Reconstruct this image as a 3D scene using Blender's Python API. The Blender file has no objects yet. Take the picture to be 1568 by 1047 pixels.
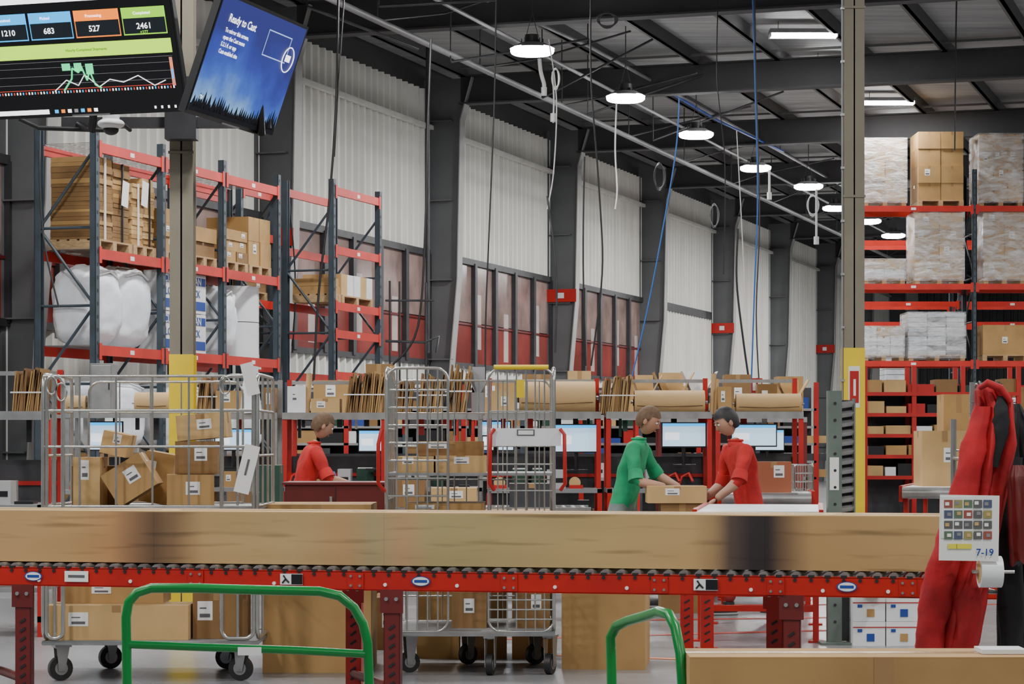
import bpy, bmesh, math, random
from mathutils import Matrix, Vector, noise
random.seed(7)
# ---------------------------------------------------------------- survey of the place
# camera stands at the origin, 1.32 m high, looking along +Y with an 82.6 mm lens
F=3600.0; C=1.32
def X(u,d): return (u-784.0)/F*d
def Z(v,d): return C+(678.0-v)/F*d
def V3(u,v,d): return (X(u,d),d,Z(v,d))

# ---------------------------------------------------------------- materials
MATS={}
def M(name,col=(.5,.5,.5),rough=.6,metal=0.,var=0.,scale=5.,bump=0.,emit=0.,stretch=(1,1,1),alpha=1.):
    if name in MATS: return MATS[name]
    m=bpy.data.materials.new(name); m.use_nodes=True
    nt=m.node_tree; b=nt.nodes['Principled BSDF']
    b.inputs['Roughness'].default_value=rough; b.inputs['Metallic'].default_value=metal
    c=(col[0],col[1],col[2],1)
    b.inputs['Base Color'].default_value=c
    if emit:
        b.inputs['Emission Color'].default_value=c; b.inputs['Emission Strength'].default_value=emit
    if alpha<1: b.inputs['Alpha'].default_value=alpha
    if var or bump:
        tc=nt.nodes.new('ShaderNodeTexCoord'); mp=nt.nodes.new('ShaderNodeMapping'); mp.inputs['Scale'].default_value=stretch
        nz=nt.nodes.new('ShaderNodeTexNoise'); nz.inputs['Scale'].default_value=scale; nz.inputs['Detail'].default_value=5
        nt.links.new(tc.outputs['Object'],mp.inputs['Vector']); nt.links.new(mp.outputs['Vector'],nz.inputs['Vector'])
        if var:
            mr=nt.nodes.new('ShaderNodeMapRange'); mr.inputs['From Min'].default_value=.3; mr.inputs['From Max'].default_value=.7
            mr.inputs['To Min'].default_value=1-var; mr.inputs['To Max'].default_value=1+var
            nt.links.new(nz.outputs['Fac'],mr.inputs['Value'])
            mx=nt.nodes.new('ShaderNodeVectorMath'); mx.operation='SCALE'; mx.inputs[0].default_value=col
            nt.links.new(mr.outputs['Result'],mx.inputs['Scale']); nt.links.new(mx.outputs['Vector'],b.inputs['Base Color'])
        if bump:
            bp=nt.nodes.new('ShaderNodeBump'); bp.inputs['Strength'].default_value=bump; bp.inputs['Distance'].default_value=.02
            nt.links.new(nz.outputs['Fac'],bp.inputs['Height']); nt.links.new(bp.outputs['Normal'],b.inputs['Normal'])
    MATS[name]=m; return m
CARD=M('cardboard',(.40,.235,.085),.8,var=.14,scale=3,bump=.05)
CARD2=M('cardboard_dark',(.23,.125,.045),.8,var=.16,scale=4,bump=.05)
CARD3=M('cardboard_pale',(.52,.335,.14),.8,var=.12,scale=3)
CEDGE=M('cardboard_edge',(.12,.06,.022),.9,var=.2,scale=20)
TAPE=M('packing_tape',(.34,.20,.085),.25)
PAPER=M('paper_label',(.78,.78,.76),.6)
PRINT=M('label_print',(.10,.10,.11),.6)
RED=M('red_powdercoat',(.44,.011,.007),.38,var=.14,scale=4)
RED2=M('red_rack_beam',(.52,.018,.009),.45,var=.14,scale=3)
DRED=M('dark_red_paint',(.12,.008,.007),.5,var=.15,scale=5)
BLUESTEEL=M('rack_upright_blue_grey',(.040,.058,.074),.5,var=.2,scale=5)
STEEL=M('zinc_steel',(.36,.36,.355),.35,.75,var=.15,scale=9)
CHROME=M('bright_wire',(.50,.50,.47),.25,.85,var=.1,scale=9)
DSTEEL=M('dark_steel',(.055,.055,.06),.5,.4,var=.2,scale=5)
BLACK=M('black_rubber',(.014,.014,.014),.5)
BLK2=M('black_plastic',(.008,.008,.010),.35)
GREEN=M('green_powdercoat',(.005,.20,.035),.3,var=.08,scale=5)
YEL=M('yellow_paint',(.80,.58,.01),.45,var=.08,scale=3)
OLIVE=M('column_beige_grey',(.20,.18,.13),.55,var=.12,scale=2)
COLG=M('frame_grey_paint',(.120,.124,.13),.6,var=.15,scale=1.2)  # grey paint, set darker to deepen the shade between pillars
COLL=M('frame_light_edge',(.32,.32,.31),.6,var=.1,scale=2)
ROOFD=M('rafter_dark_paint',(.040,.040,.043),.7,var=.15,scale=1)
WOOD=M('pallet_wood',(.42,.28,.14),.8,var=.25,scale=6,stretch=(1,8,8))
WHITE=M('white_plastic',(.76,.77,.78),.4,var=.05,scale=4)
FOAM=M('foam_white',(.76,.79,.83),.5,var=.12,scale=4,bump=.7)
BLUE=M('blue_print',(.012,.05,.28),.5)
GREYM=M('grey_paint',(.22,.22,.225),.5,var=.1,scale=4)
GREENM=M('dark_green_bin',(.010,.05,.03),.5)
KRAFT=M('kraft_paper_roll',(.48,.31,.14),.7,var=.08,scale=3)
BELT=M('white_belt',(.80,.83,.88),.35,var=.05,scale=3)
SCREEN=M('screen_glow',(.48,.68,.88),.3,emit=.9)
def film():
    m=bpy.data.materials.new('stretch_film'); m.use_nodes=True; nt=m.node_tree; b=nt.nodes['Principled BSDF']
    b.inputs['Base Color'].default_value=(.88,.88,.89,1); b.inputs['Roughness'].default_value=.15
    tc=nt.nodes.new('ShaderNodeTexCoord'); mp=nt.nodes.new('ShaderNodeMapping'); mp.inputs['Scale'].default_value=(1.6,1.6,5); mp.inputs['Rotation'].default_value=(.3,.7,0)
    nz=nt.nodes.new('ShaderNodeTexNoise'); nz.inputs['Scale'].default_value=1.6; nz.inputs['Detail'].default_value=9; nz.inputs['Roughness'].default_value=.65; nz.inputs['Distortion'].default_value=.5
    mr=nt.nodes.new('ShaderNodeMapRange'); mr.inputs['From Min'].default_value=.38; mr.inputs['From Max'].default_value=.68; mr.inputs['To Min'].default_value=.15; mr.inputs['To Max'].default_value=.82
    bp=nt.nodes.new('ShaderNodeBump'); bp.inputs['Strength'].default_value=1.; bp.inputs['Distance'].default_value=.10
    nt.links.new(tc.outputs['Object'],mp.inputs['Vector']); nt.links.new(mp.outputs['Vector'],nz.inputs['Vector']); nt.links.new(nz.outputs['Fac'],mr.inputs['Value']); nt.links.new(mr.outputs['Result'],b.inputs['Alpha'])
    nt.links.new(nz.outputs['Fac'],bp.inputs['Height']); nt.links.new(bp.outputs['Normal'],b.inputs['Normal']); return m
FILM=film()

# ---------------------------------------------------------------- mesh builder
class B:
    def __init__(s,name,M0=None):
        s.name=name; s.v=[]; s.f=[]; s.fm=[]; s.sm=[]; s.mats=[]; s.M=M0 or Matrix()
    def mi(s,m):
        if m not in s.mats: s.mats.append(m)
        return s.mats.index(m)
    def add(s,vs,fs,mat,smooth=False,T=None):
        o=len(s.v); A=s.M@T if T is not None else s.M
        s.v+= [A@Vector(p) for p in vs]
        k=s.mi(mat) if not isinstance(mat,(list,tuple)) else None
        for i,f in enumerate(fs):
            s.f.append([o+j for j in f]); s.fm.append(k if k is not None else s.mi(mat[i])); s.sm.append(smooth)
    def box(s,c,d,mat,r=(0,0,0)):
        T=Matrix.Translation(c)@Matrix.Rotation(r[2],4,'Z')@Matrix.Rotation(r[1],4,'Y')@Matrix.Rotation(r[0],4,'X')
        x,y,z=[q/2 for q in d]
        vs=[(-x,-y,-z),(x,-y,-z),(x,y,-z),(-x,y,-z),(-x,-y,z),(x,-y,z),(x,y,z),(-x,y,z)]
        s.add(vs,[(0,3,2,1),(4,5,6,7),(0,1,5,4),(1,2,6,5),(2,3,7,6),(3,0,4,7)],mat,False,T)
    def bx(s,x0,x1,y0,y1,z0,z1,mat):
        s.box(((x0+x1)/2,(y0+y1)/2,(z0+z1)/2),(abs(x1-x0),abs(y1-y0),abs(z1-z0)),mat)
    def cyl(s,p0,p1,r,mat,n=10,r2=None,smooth=True):
        p0=Vector(p0);p1=Vector(p1); r2=r if r2 is None else r2
        a=(p1-p0).normalized(); t=Vector((0,0,1)) if abs(a.z)<.9 else Vector((1,0,0))
        u=a.cross(t).normalized(); w=a.cross(u)
        vs=[];
        for p,rr in((p0,r),(p1,r2)):
            for i in range(n):
                q=2*math.pi*i/n; vs.append(p+rr*(math.cos(q)*u+math.sin(q)*w))
        s.add(vs,[(i,(i+1)%n,n+(i+1)%n,n+i) for i in range(n)],mat,smooth)
        s.add(vs,[tuple(range(n-1,-1,-1)),tuple(range(n,2*n))],mat,False)
    def tube(s,pts,r,mat,n=8,closed=False):
        P=[Vector(p) for p in pts]; N=len(P); vs=[]; last=None
        for i,p in enumerate(P):
            a=(P[(i+1)%N]-P[i-1]) if closed else (P[min(i+1,N-1)]-P[max(i-1,0)])
            if a.length<1e-9: a=Vector((0,0,1))
            a.normalize()
            if last is None:
                t=Vector((0,0,1)) if abs(a.z)<.9 else Vector((1,0,0)); u=a.cross(t).normalized()
            else: u=(last-a*last.dot(a)).normalized()
            last=u; w=a.cross(u)
            rr=r[i] if isinstance(r,(list,tuple)) else r
            for k in range(n):
                q=2*math.pi*k/n; vs.append(p+rr*(math.cos(q)*u+math.sin(q)*w))
        fs=[]
        for i in range(N if closed else N-1):
            j=(i+1)%N
            for k in range(n): fs.append((i*n+k,i*n+(k+1)%n,j*n+(k+1)%n,j*n+k))
        s.add(vs,fs,mat,True)
        if not closed: s.add(vs,[tuple(range(n-1,-1,-1)),tuple(range((N-1)*n,N*n))],mat,False)
    def prism(s,poly,ax,a0,a1,mat):
        n=len(poly)
        def mk(p,a): return {'x':(a,p[0],p[1]),'y':(p[0],a,p[1]),'z':(p[0],p[1],a)}[ax]
        vs=[mk(p,a0) for p in poly]+[mk(p,a1) for p in poly]
        s.add(vs,[tuple(range(n)),tuple(range(2*n-1,n-1,-1))]+[(i,(i+1)%n,n+(i+1)%n,n+i) for i in range(n)],mat)
    def blob(s,c,d,mat,p=2.6,amp=.06,fr=4,nu=24,nv=14,T=None):
        vs=[];fs=[]
        sg=lambda a,e: math.copysign(abs(a)**e,a)
        e=2.0/p; off=Vector((random.random()*9,random.random()*9,random.random()*9))
        for j in range(nv+1):
            th=-math.pi/2+math.pi*j/nv
            for i in range(nu):
                ph=2*math.pi*i/nu
                q=Vector((sg(math.cos(th),e)*sg(math.cos(ph),e),sg(math.cos(th),e)*sg(math.sin(ph),e),sg(math.sin(th),e)))
                k=1+(amp*noise.noise(q*fr*.6+off)+amp*.5*noise.noise(q*fr*2+off)) if amp else 1
                vs.append((c[0]+q.x*d[0]/2*k,c[1]+q.y*d[1]/2*k,c[2]+max(-1,q.z*(k if q.z>0 else 1))*d[2]/2))
        for j in range(nv):
            for i in range(nu): fs.append((j*nu+i,j*nu+(i+1)%nu,(j+1)*nu+(i+1)%nu,(j+1)*nu+i))
        s.add(vs,fs,mat,True,T)
    def carton(s,x0,x1,y0,y1,z0,z1,mat=None,T=None,label=True):
        mat=mat or CARD; old=s.M
        if T is not None: s.M=s.M@T
        e=.004
        s.bx(x0,x1,y0,y1,z0,z1-e,mat)
        ym=(y0+y1)/2; xm=(x0+x1)/2
        s.bx(x0,x1,y0,ym-.003,z1-e,z1,mat); s.bx(x0,x1,ym+.003,y1,z1-e,z1,mat)
        s.bx(x0,x1,ym-.003,ym+.003,z1-e,z1-e*.4,CEDGE)
        s.bx(x0-.001,x1+.001,ym-.025,ym+.025,z1-.06,z1+.001,TAPE)
        w=x1-x0;h=z1-z0
        if w>.25: s.bx(xm-.025,xm+.025,y0-.001,y0,z0+h*.80,z1,TAPE)
        if label:
            a=x0+w*random.uniform(.08,.5); b=z0+h*random.uniform(.35,.55); lw=min(.11,w*.3); lh=min(.13,h*.4)
            s.bx(a,a+lw,y0-.002,y0,b,b+lh,PAPER)
            s.bx(a+lw*.15,a+lw*.85,y0-.003,y0-.002,b+lh*.15,b+lh*.35,PRINT); s.bx(a+lw*.15,a+lw*.6,y0-.003,y0-.002,b+lh*.6,b+lh*.68,PRINT)
        s.M=old
    def text(s,txt,size,mat,T,bold=False):
        cu=bpy.data.curves.new('t','FONT'); cu.body=txt; cu.size=size; cu.resolution_u=2
        if bold: cu.offset=size*.015
        ob=bpy.data.objects.new('t',cu); bpy.context.scene.collection.objects.link(ob)
        dg=bpy.context.evaluated_depsgraph_get(); me=bpy.data.meshes.new_from_object(ob.evaluated_get(dg))
        s.add([v.co.copy() for v in me.vertices],[tuple(p.vertices) for p in me.polygons],mat,False,T)
        bpy.data.objects.remove(ob); bpy.data.meshes.remove(me)
    def done(s,bevel=0):
        xs=[v.x for v in s.v];ys=[v.y for v in s.v];zs=[v.z for v in s.v]
        o=Vector(((min(xs)+max(xs))/2,(min(ys)+max(ys))/2,min(zs)))
        me=bpy.data.meshes.new(s.name); me.from_pydata([v-o for v in s.v],[],s.f)
        for m in s.mats: me.materials.append(m)
        me.polygons.foreach_set('material_index',s.fm); me.polygons.foreach_set('use_smooth',s.sm); me.update()
        ob=bpy.data.objects.new(s.name,me); ob.location=o; bpy.context.scene.collection.objects.link(ob)
        if bevel:
            md=ob.modifiers.new('bevel','BEVEL'); md.width=bevel; md.segments=2; md.limit_method='ANGLE'
        return ob
def arc(c,r,a0,a1,n,plane='xz'):
    o=[]
    for i in range(n+1):
        a=math.radians(a0+(a1-a0)*i/n); p=(r*math.cos(a),r*math.sin(a))
        o.append((c[0]+p[0],c[1],c[2]+p[1]) if plane=='xz' else (c[0],c[1]+p[0],c[2]+p[1]) if plane=='yz' else (c[0]+p[0],c[1]+p[1],c[2]))
    return o
def rz(a,x=0,y=0,z=0): return Matrix.Translation((x,y,z))@Matrix.Rotation(math.radians(a),4,'Z')

# ---------------------------------------------------------------- building shell
# frame of the long wall: local +x runs along the wall, local -y points into the hall
e=Vector((.3142,.9493,0)); n=Vector((.9493,-.3142,0))
O=Vector((.331*37.3-16.4,37.3,0))
W=Matrix(((e.x,-n.x,0,O.x),(e.y,-n.y,0,O.y),(0,0,1,0),(0,0,0,1)))
BAY=7.71
WALLM=M('corrugated_cream_steel',(.72,.71,.66),.5,var=.09,scale=.8,stretch=(3,3,.4))
WALLU=M('upper_fascia_dark',(.05,.05,.05),.7)
fl=B('floor'); FLM=M('polished_concrete',(.23,.23,.235),.25,var=.22,scale=.8,bump=.03)
fl.bx(-45,60,-12,140,-.2,0,FLM); fl.done()
ft=B('floor_tape_lines'); TAPER=M('red_floor_tape',(.42,.05,.03),.5); TAPEO=M('orange_floor_tape',(.65,.18,.04),.5)
for i in range(3):
    ft.box((1.1+i*.9,16.2+i*1.5,.002),(2.4,.09,.003),TAPER,(0,0,math.radians(18-8*i)))
ft.box((.9,14.4,.002),(1.3,.08,.003),TAPEO,(0,0,math.radians(-20)))
ft.done()
def corr(b,s0,s1,z0,z1,mat,per=.30,dep=.07):
    pts=[];s=s0
    while s<s1-1e-6:
        for a,y in((0,0),(.55,0),(.68,-dep),(.87,-dep)):
            if s+a*per<s1: pts.append((s+a*per,y))
        s+=per
    pts.append((s1,0)); m=len(pts)
    b.add([(p[0],p[1],z0) for p in pts]+[(p[0],p[1],z1) for p in pts],[(i,i+1,m+i+1,m+i) for i in range(m-1)],mat)
wl=B('wall_left',W)
PANE_U=M('window_glass_upper',(.27,.185,.165),.15,var=.35,scale=1.5); PANE_R=M('window_glass_red_lower',(.24,.045,.038),.2,var=.3,scale=1.2)  # lower panes coloured like the red band outside
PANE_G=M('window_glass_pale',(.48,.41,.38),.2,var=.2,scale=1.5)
winn=0
for k in range(-3,9):
    s0=k*BAY; s1=s0+BAY
    if k in(-3,-2,-1,0,1,2):
        corr(wl,s0,s1,4.95,8.0,WALLM); corr(wl,s0,s1,0,2.85,WALLM)
        wl.bx(s0,s1,.02,.1,2.85,4.95,DSTEEL)
        wn=B('window_%d'%(winn+1),W); winn+=1
        wn.bx(s0,s1,-.10,0,4.86,4.98,DSTEEL); wn.bx(s0,s1,-.10,0,2.80,2.90,DSTEEL)
        np_=6
        for i in range(np_):
            a=s0+BAY*i/np_; c=a+BAY/np_
            wn.bx(a-.07,a+.07,-.12,0,2.85,4.9,DSTEEL)
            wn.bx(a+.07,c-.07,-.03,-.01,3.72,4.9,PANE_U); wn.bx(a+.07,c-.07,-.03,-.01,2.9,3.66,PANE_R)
            wn.bx(a+.07,c-.07,-.06,-.01,3.66,3.70,DRED)
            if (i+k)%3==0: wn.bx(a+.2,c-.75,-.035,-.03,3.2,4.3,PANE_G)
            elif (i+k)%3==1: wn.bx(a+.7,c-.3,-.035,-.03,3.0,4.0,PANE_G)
        wn.done()
    else:
        corr(wl,s0,s1,0,8.0,WALLM)
        if k==3: wl.bx(s0+.3,s1-.3,-.1,-.0,4.8,5.0,DSTEEL)
    wl.bx(s0,s1,.0,.1,8.0,8.6,WALLU)
    wl.bx(s0,s1,-.16,-.06,7.25,7.33,WALLM)
wl.done()
wb=B('wall_back',W); corr(wb,0,60,0,8.5,M('far_wall_grey',(.16,.16,.16),.7,var=.2,scale=.5)); 
wb.v=[ (W@Matrix.Translation((9*BAY,0,0))@Matrix.Rotation(math.radians(-90),4,'Z'))@(W.inverted()@v) for v in wb.v]
wb.done()
rf=B('ceiling',W); DECK=M('roof_deck_insulation',(.27,.27,.27),.7,var=.2,scale=1.5,stretch=(.3,4,1)); PUR=M('purlin',(.08,.08,.08),.6)
rf.bx(-40,9*BAY,-48,.1,8.45,8.6,DECK)
for j in range(32):
    y=-.8-j*1.5; rf.bx(-40,9*BAY,y-.035,y+.035,8.22,8.45,PUR); rf.bx(-40,9*BAY,y-.035,y+.08,8.22,8.235,PUR)
for i in range(26):
    s=-36+i*3.9; rf.bx(s-.02,s+.02,-46,-1,8.25,8.29,PUR)
rf.done()
for k in range(-2,9):
    s=k*BAY
    c=B('steel_portal_frame',W)
    prof=[(0,0),(-.32,0),(-.50,2.6),(-.66,4.4),(-.72,7.4),(-.95,8.2),(0,8.2)]
    c.prism(prof,'x',s-.012,s+.012,COLG)
    edge=prof[1:6]
    for (a,b2) in zip(edge[:-1],edge[1:]):
        vs=[(s-.13,a[0],a[1]),(s+.13,a[0],a[1]),(s+.13,b2[0],b2[1]),(s-.13,b2[0],b2[1]),
            (s-.13,a[0]-.02,a[1]),(s+.13,a[0]-.02,a[1]),(s+.13,b2[0]-.02,b2[1]),(s-.13,b2[0]-.02,b2[1])]
        c.add(vs,[(0,1,2,3),(4,7,6,5),(0,4,5,1),(1,5,6,2),(2,6,7,3),(3,7,4,0)],COLL)
    for z in(1.2,2.9,4.4,5.9,7.4):
        c.bx(s-.12,s,-.55 if z>2 else -.36,0,z-.01,z+.01,COLG)
    c.bx(s-.12,s+.12,-.04,0,0,8.2,COLG)
    c.bx(s-.015,s+.015,-46,-.7,7.72,8.24,ROOFD); c.bx(s-.14,s+.14,-46,-.7,7.70,7.73,ROOFD); c.bx(s-.14,s+.14,-46,-.7,8.22,8.245,ROOFD)
    for q in range(8): c.tube([(s,-2-q*5.5,7.74),(s+1.1,-2-q*5.5,8.24)],.018,ROOFD,5)
    if k%2==0:
        c.bx(s-.155,s-.14,-.70,.0,4.42,4.70,RED); c.bx(s-.162,s-.155,-.42,-.28,4.5,4.62,WHITE)
    c.done()
gp=B('sprinkler_pipe',None)
def along(x,d0,d1,z): return [(x+.331*(d-d0),d,z) for d in (d0,(d0+d1)/2,d1)]
gp.tube(along(-3.95,27,92,7.28),.05,GREYM,8)
gp.tube(along(-3.2,27,92,7.62),.03,GREYM,6)
for i in range(14):
    d=29+i*4.2; x=-3.95+.331*(d-27); gp.cyl((x,d,7.28),(x,d,8.46),.012,DSTEEL,6); gp.tube([(x,d,7.28),(x+.9,d+2,7.75),(x+2.4,d+.2,7.9)],.018,DSTEEL,6)
gp.done()
gp=B('overhead_conduit',None)
gp.tube([V3(745,0,36),V3(900,70,40),V3(1195,232,52),V3(1290,285,60)],.03,GREYM,6)
gp.tube([V3(1010,132,44),V3(1100,185,47),V3(1200,232,52)],.025,BLUE,6)
for (u,v,d) in((900,70,40),(1050,155,46),(1195,232,52)): gp.cyl(V3(u,v,d),(X(u,d),d,8.46),.012,DSTEEL,6)
for i,(a,b2) in enumerate((((580,10,33),(760,0,33)),((690,95,36),(900,60,38)),((830,150,40),(1000,60,40)),((900,175,42),(1090,110,43)),((1000,215,46),(1200,140,46)),((470,10,32),(640,75,34)))):
    gp.tube([V3(*a),V3(*b2)],.022,DSTEEL,6); gp.cyl(V3(*a),(X(a[0],a[2]),a[2],8.46),.012,DSTEEL,6)
gp.done()

# ---------------------------------------------------------------- lamps
LENS=M('lamp_lens',(1,1,1),.3,emit=60)
def area(name,loc,sx,sy,p,rot=0,par=None):
    l=bpy.data.lights.new(name,'AREA'); l.shape='RECTANGLE'; l.size=sx; l.size_y=sy; l.energy=p; l.color=(1,.995,.98)
    o=bpy.data.objects.new(name,l); o.rotation_euler=(0,0,rot); bpy.context.scene.collection.objects.link(o)
    if par: o.parent=par; o.location=(loc[0]-par.location[0],loc[1]-par.location[1],loc[2]-par.location[2])
    else: o.location=loc
LP=230
def highbay(x,d,z,p=LP):
    b=B('high_bay_lamp',rz(0,x,d,z))
    b.cyl((0,0,.05),(0,0,.13),.34,GREYM,24,r2=.20); b.cyl((0,0,.13),(0,0,.26),.11,DSTEEL,16)
    for i in range(8):
        a=i*math.pi/4; b.bx(math.cos(a)*.16-.008,math.cos(a)*.16+.008,math.sin(a)*.16-.03,math.sin(a)*.16+.03,.12,.20,DSTEEL)
    b.blob((0,0,.02),(.66,.66,.15),LENS,2.6,0)
    b.cyl((-.1,0,.2),(0,0,.6),.006,DSTEEL,5); b.cyl((.1,0,.2),(0,0,.6),.006,DSTEEL,5); b.cyl((0,0,.6),(0,0,8.46-z),.01,DSTEEL,6)
    o=b.done(); area('lamp_light',(x,d,z-.065),.55,.55,p,0,o)
for (u,v) in((815,80),(958,152),(1066,208),(1157,259),(1238,287),(1280,320),(1330,340),(1368,362),(1393,379)):
    d=5.88*F/(678-v); highbay(X(u,d),d,7.2)
for i in range(6):  # lamp row carried on out of view, added as fill light
    d=30.6-4.8*i; highbay(X(815,35.4)-.331*(35.4-d),d,7.2,LP*.85)
for row in (9.5,17,25):  # unseen rows of lamps added as ceiling fill light
    for i in range(11):
        s=-38+i*8.2+(row%2); p=W@Vector((s,-row,0))
        if p.y<26 or p.x>.225*p.y+.6: highbay(p.x,p.y,7.2,LP*1.15)
def strip(u0,u1,v,d):
    b=B('fluorescent_strip_light'); x0,x1=X(u0,d),X(u1,d); z=Z(v,d)
    b.bx(x0,x1,d-.16,d+.16,z+.03,z+.10,GREYM)
    b.bx(x0+.02,x1-.02,d-.14,d-.03,z-.02,z+.03,LENS); b.bx(x0+.02,x1-.02,d+.03,d+.14,z-.02,z+.03,LENS)
    for x in(x0,x1-.02): b.bx(x,x+.02,d-.16,d+.16,z-.03,z+.04,WHITE)
    for x in(x0+.15,x1-.15): b.cyl((x,d,z+.1),(x,d,8.46),.006,DSTEEL,5)
    o=b.done(); area('strip_light',((x0+x1)/2,d,z-.04),x1-x0,.25,130,0,o)
strip(1178,1282,55,39.8); strip(1240,1337,102,43); strip(1320,1400,158,47.8); strip(1355,1436,193,51.2)

# ---------------------------------------------------------------- hanging cords
hc=B('hanging_power_cords')
def cord(pts,d,r,mat):
    P=[V3(u,v,d) for u,v in pts]; Q=[]
    for i in range(len(P)-1):
        p0=Vector(P[max(i-1,0)]);p1=Vector(P[i]);p2=Vector(P[i+1]);p3=Vector(P[min(i+2,len(P)-1)])
        for k in range(6):
            t=k/6; Q.append(.5*((2*p1)+(p2-p0)*t+(2*p0-5*p1+4*p2-p3)*t*t+(3*p1-p0-3*p2+p3)*t**3))
    Q.append(Vector(P[-1])); hc.tube(Q,r,mat,5)
WCORD=M('white_cord',(.78,.78,.76),.5); BCORD=M('blue_air_hose',(.02,.12,.42),.4)
cord([(518,-20),(515,150),(505,300),(488,450),(480,590)],30,.016,BLACK)
cord([(528,-20),(520,100),(512,240)],30,.010,BLACK)
cord([(660,60),(655,200),(652,330),(640,500),(600,560)],32,.016,BLACK)
cord([(760,-20),(757,150),(750,330),(744,480),(743,600)],28,.010,BLACK)
cord([(905,-20),(905,120),(918,300),(922,420),(905,560)],30,.012,BLACK)
cord([(895,240),(893,400),(897,560)],32,.012,BLACK)
cord([(838,300),(852,420),(850,540)],32,.014,DSTEEL)
cord([(840,60),(852,150),(848,260),(838,320)],34,.010,WCORD)
cord([(826,90),(828,110),(833,128)],34,.03,WCORD); cord([(846,110),(848,150),(847,188)],34,.012,WCORD)
cord([(833,128),(834,145)],34,.03,WCORD)
cord([(944,158),(942,230),(945,290),(942,320)],38,.014,WCORD)
cord([(1040,150),(1035,230),(1015,350),(990,480),(962,600)],28,.009,BCORD)
cord([(1152,-20),(1156,120),(1160,300),(1155,450),(1150,600)],30,.010,BCORD)
cord([(1155,-20),(1158,140),(1163,330),(1158,480),(1163,600)],31,.010,DSTEEL)
cord([(1130,350),(1128,430),(1138,520),(1148,590)],30,.014,BLACK)
cord([(1250,290),(1250,330),(1250,370)],36,.018,WCORD)
cord([(1178,260),(1178,305)],40,.02,WCORD)
cord([(1465,-20),(1463,100),(1462,230)],34,.012,BLACK)
cord([(1128,200),(1135,330),(1142,470)],34,.008,WCORD)
cord([(1100,-20),(1098,120),(1110,250),(1108,420)],33,.008,BLACK); cord([(60,230),(66,360),(90,470)],24,.010,BLACK)
cord([(440,280),(452,420),(448,540)],34,.012,BLACK)
for (u,v,w,h,d) in((1245,314,9,14,36),(1010,270,9,18,38),(1094,330,7,16,42),(851,120,6,14,34),(930,30,16,10,30)):
    for k in range(3):
        hc.tube([(X(u,d)+math.cos(a)*w/F*d*(1-.12*k),d+.03*k,Z(v,d)+math.sin(a)*h/F*d*(1+.1*k)) for a in [i*math.pi/8 for i in range(16)]],.009,WCORD if u in(1245,851) else DSTEEL,5,True)
for (u,v,d) in((847,180,34),(833,140,34),(1250,368,36),(1178,300,40)):
    x,y,z=V3(u,v,d); hc.cyl((x,y,z-.06),(x,y,z+.06),.04,WCORD,8)
hc.done()
vp=B('wall_air_piping')
for u in(597,612,652): vp.tube([V3(u,400+u*.05,40),V3(u,480,40),V3(u,600,40)],.02,DSTEEL,6)
vp.tube([V3(590,460,40),V3(665,460,40)],.02,DSTEEL,6); vp.tube([V3(590,522,40),V3(650,524,40),V3(672,515,40),V3(668,540,40)],.025,DSTEEL,6)
for u in (597,652): vp.cyl(V3(u,595,40),(X(u,40),40,0),.03,DSTEEL,6)
vp.tube([V3(655,70,41),V3(655,300,41),V3(655,540,41)],.04,DSTEEL,6)
vp.done()

# ---------------------------------------------------------------- building columns (beige H-columns with yellow guards)
def hcol(u,d,w,zy,yaw=0):
    b=B('structural_steel_column',rz(yaw,X(u,d),d))
    t=.012
    for mat,z0,z1,g in((YEL,0,zy,.004),(OLIVE,zy,8.45,0)):
        b.bx(-w/2-g,w/2+g,-w/2-g,-w/2+t,z0,z1,mat); b.bx(-w/2-g,w/2+g,w/2-t,w/2+g,z0,z1,mat); b.bx(-t/2,t/2,-w/2,w/2,z0,z1,mat)
    b.box((0,0,.01),(w*1.7,w*1.7,.02),YEL)
    b.bx(-w*.75,w*.75,-w*.75,w*.75,8.3,8.45,ROOFD)
    for z in (3.4,5.0): b.bx(-w*.55,w*.55,-w*.56,-w*.5,z,z+.02,OLIVE)
    return b
c1=hcol(280,17,.168,Z(543,17)); c1.done()
c2=hcol(1306,20,.172,Z(533,20)); 
c2.bx(-.05,.045,-.095,-.09,1.62,1.97,PAPER); c2.bx(-.04,.035,-.1,-.095,1.66,1.93,RED); c2.bx(-.01,.01,-.103,-.1,1.72,1.86,PAPER)
c2.cyl((-.098,-.07,1.2),(-.098,-.07,8.4),.010,GREYM,6)
for i in range(16): c2.box((-.098,-.08,1.4+i*.45),(.03,.03,.02),STEEL)
c2.done()

# ---------------------------------------------------------------- pallets & goods
def pallet(b,x0,x1,y0,y1,z):
    h=.12
    for i in range(5):
        a=y0+(y1-y0-.1)*i/4; b.bx(x0,x1,a,a+.1,z+h-.02,z+h,WOOD)
    for i in range(3):
        a=x0+(x1-x0-.09)*i/2; b.bx(a,a+.09,y0,y1,z+.02,z+h-.02,WOOD); b.bx(a,a+.09,y0,y1,z,z+.02,WOOD)
    return z+h
def load(name,x0,x1,y0,y1,z0,z1,mat,nx,nz,wrap=False,labels=.3,T=None,jit=.0):
    b=B(name,T); z=pallet(b,x0,x1,y0,y1,z0)
    dx=(x1-x0)/nx; dz=(z1-z)/nz
    for i in range(nx):
        for j in range(nz):
            if jit and j==nz-1 and random.random()<jit: continue
            m=mat if not isinstance(mat,list) else random.choice(mat)
            g=.006; b.carton(x0+dx*i+g,x0+dx*(i+1)-g,y0+random.uniform(0,.03),y1,z+dz*j,z+dz*(j+1)-.004,m,label=random.random()<labels)
    if wrap:
        b.bx(x0-.02,x1+.02,y0-.02,y1+.02,z0+.06,z1+.02,FILM)
    b.done(); 
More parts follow.
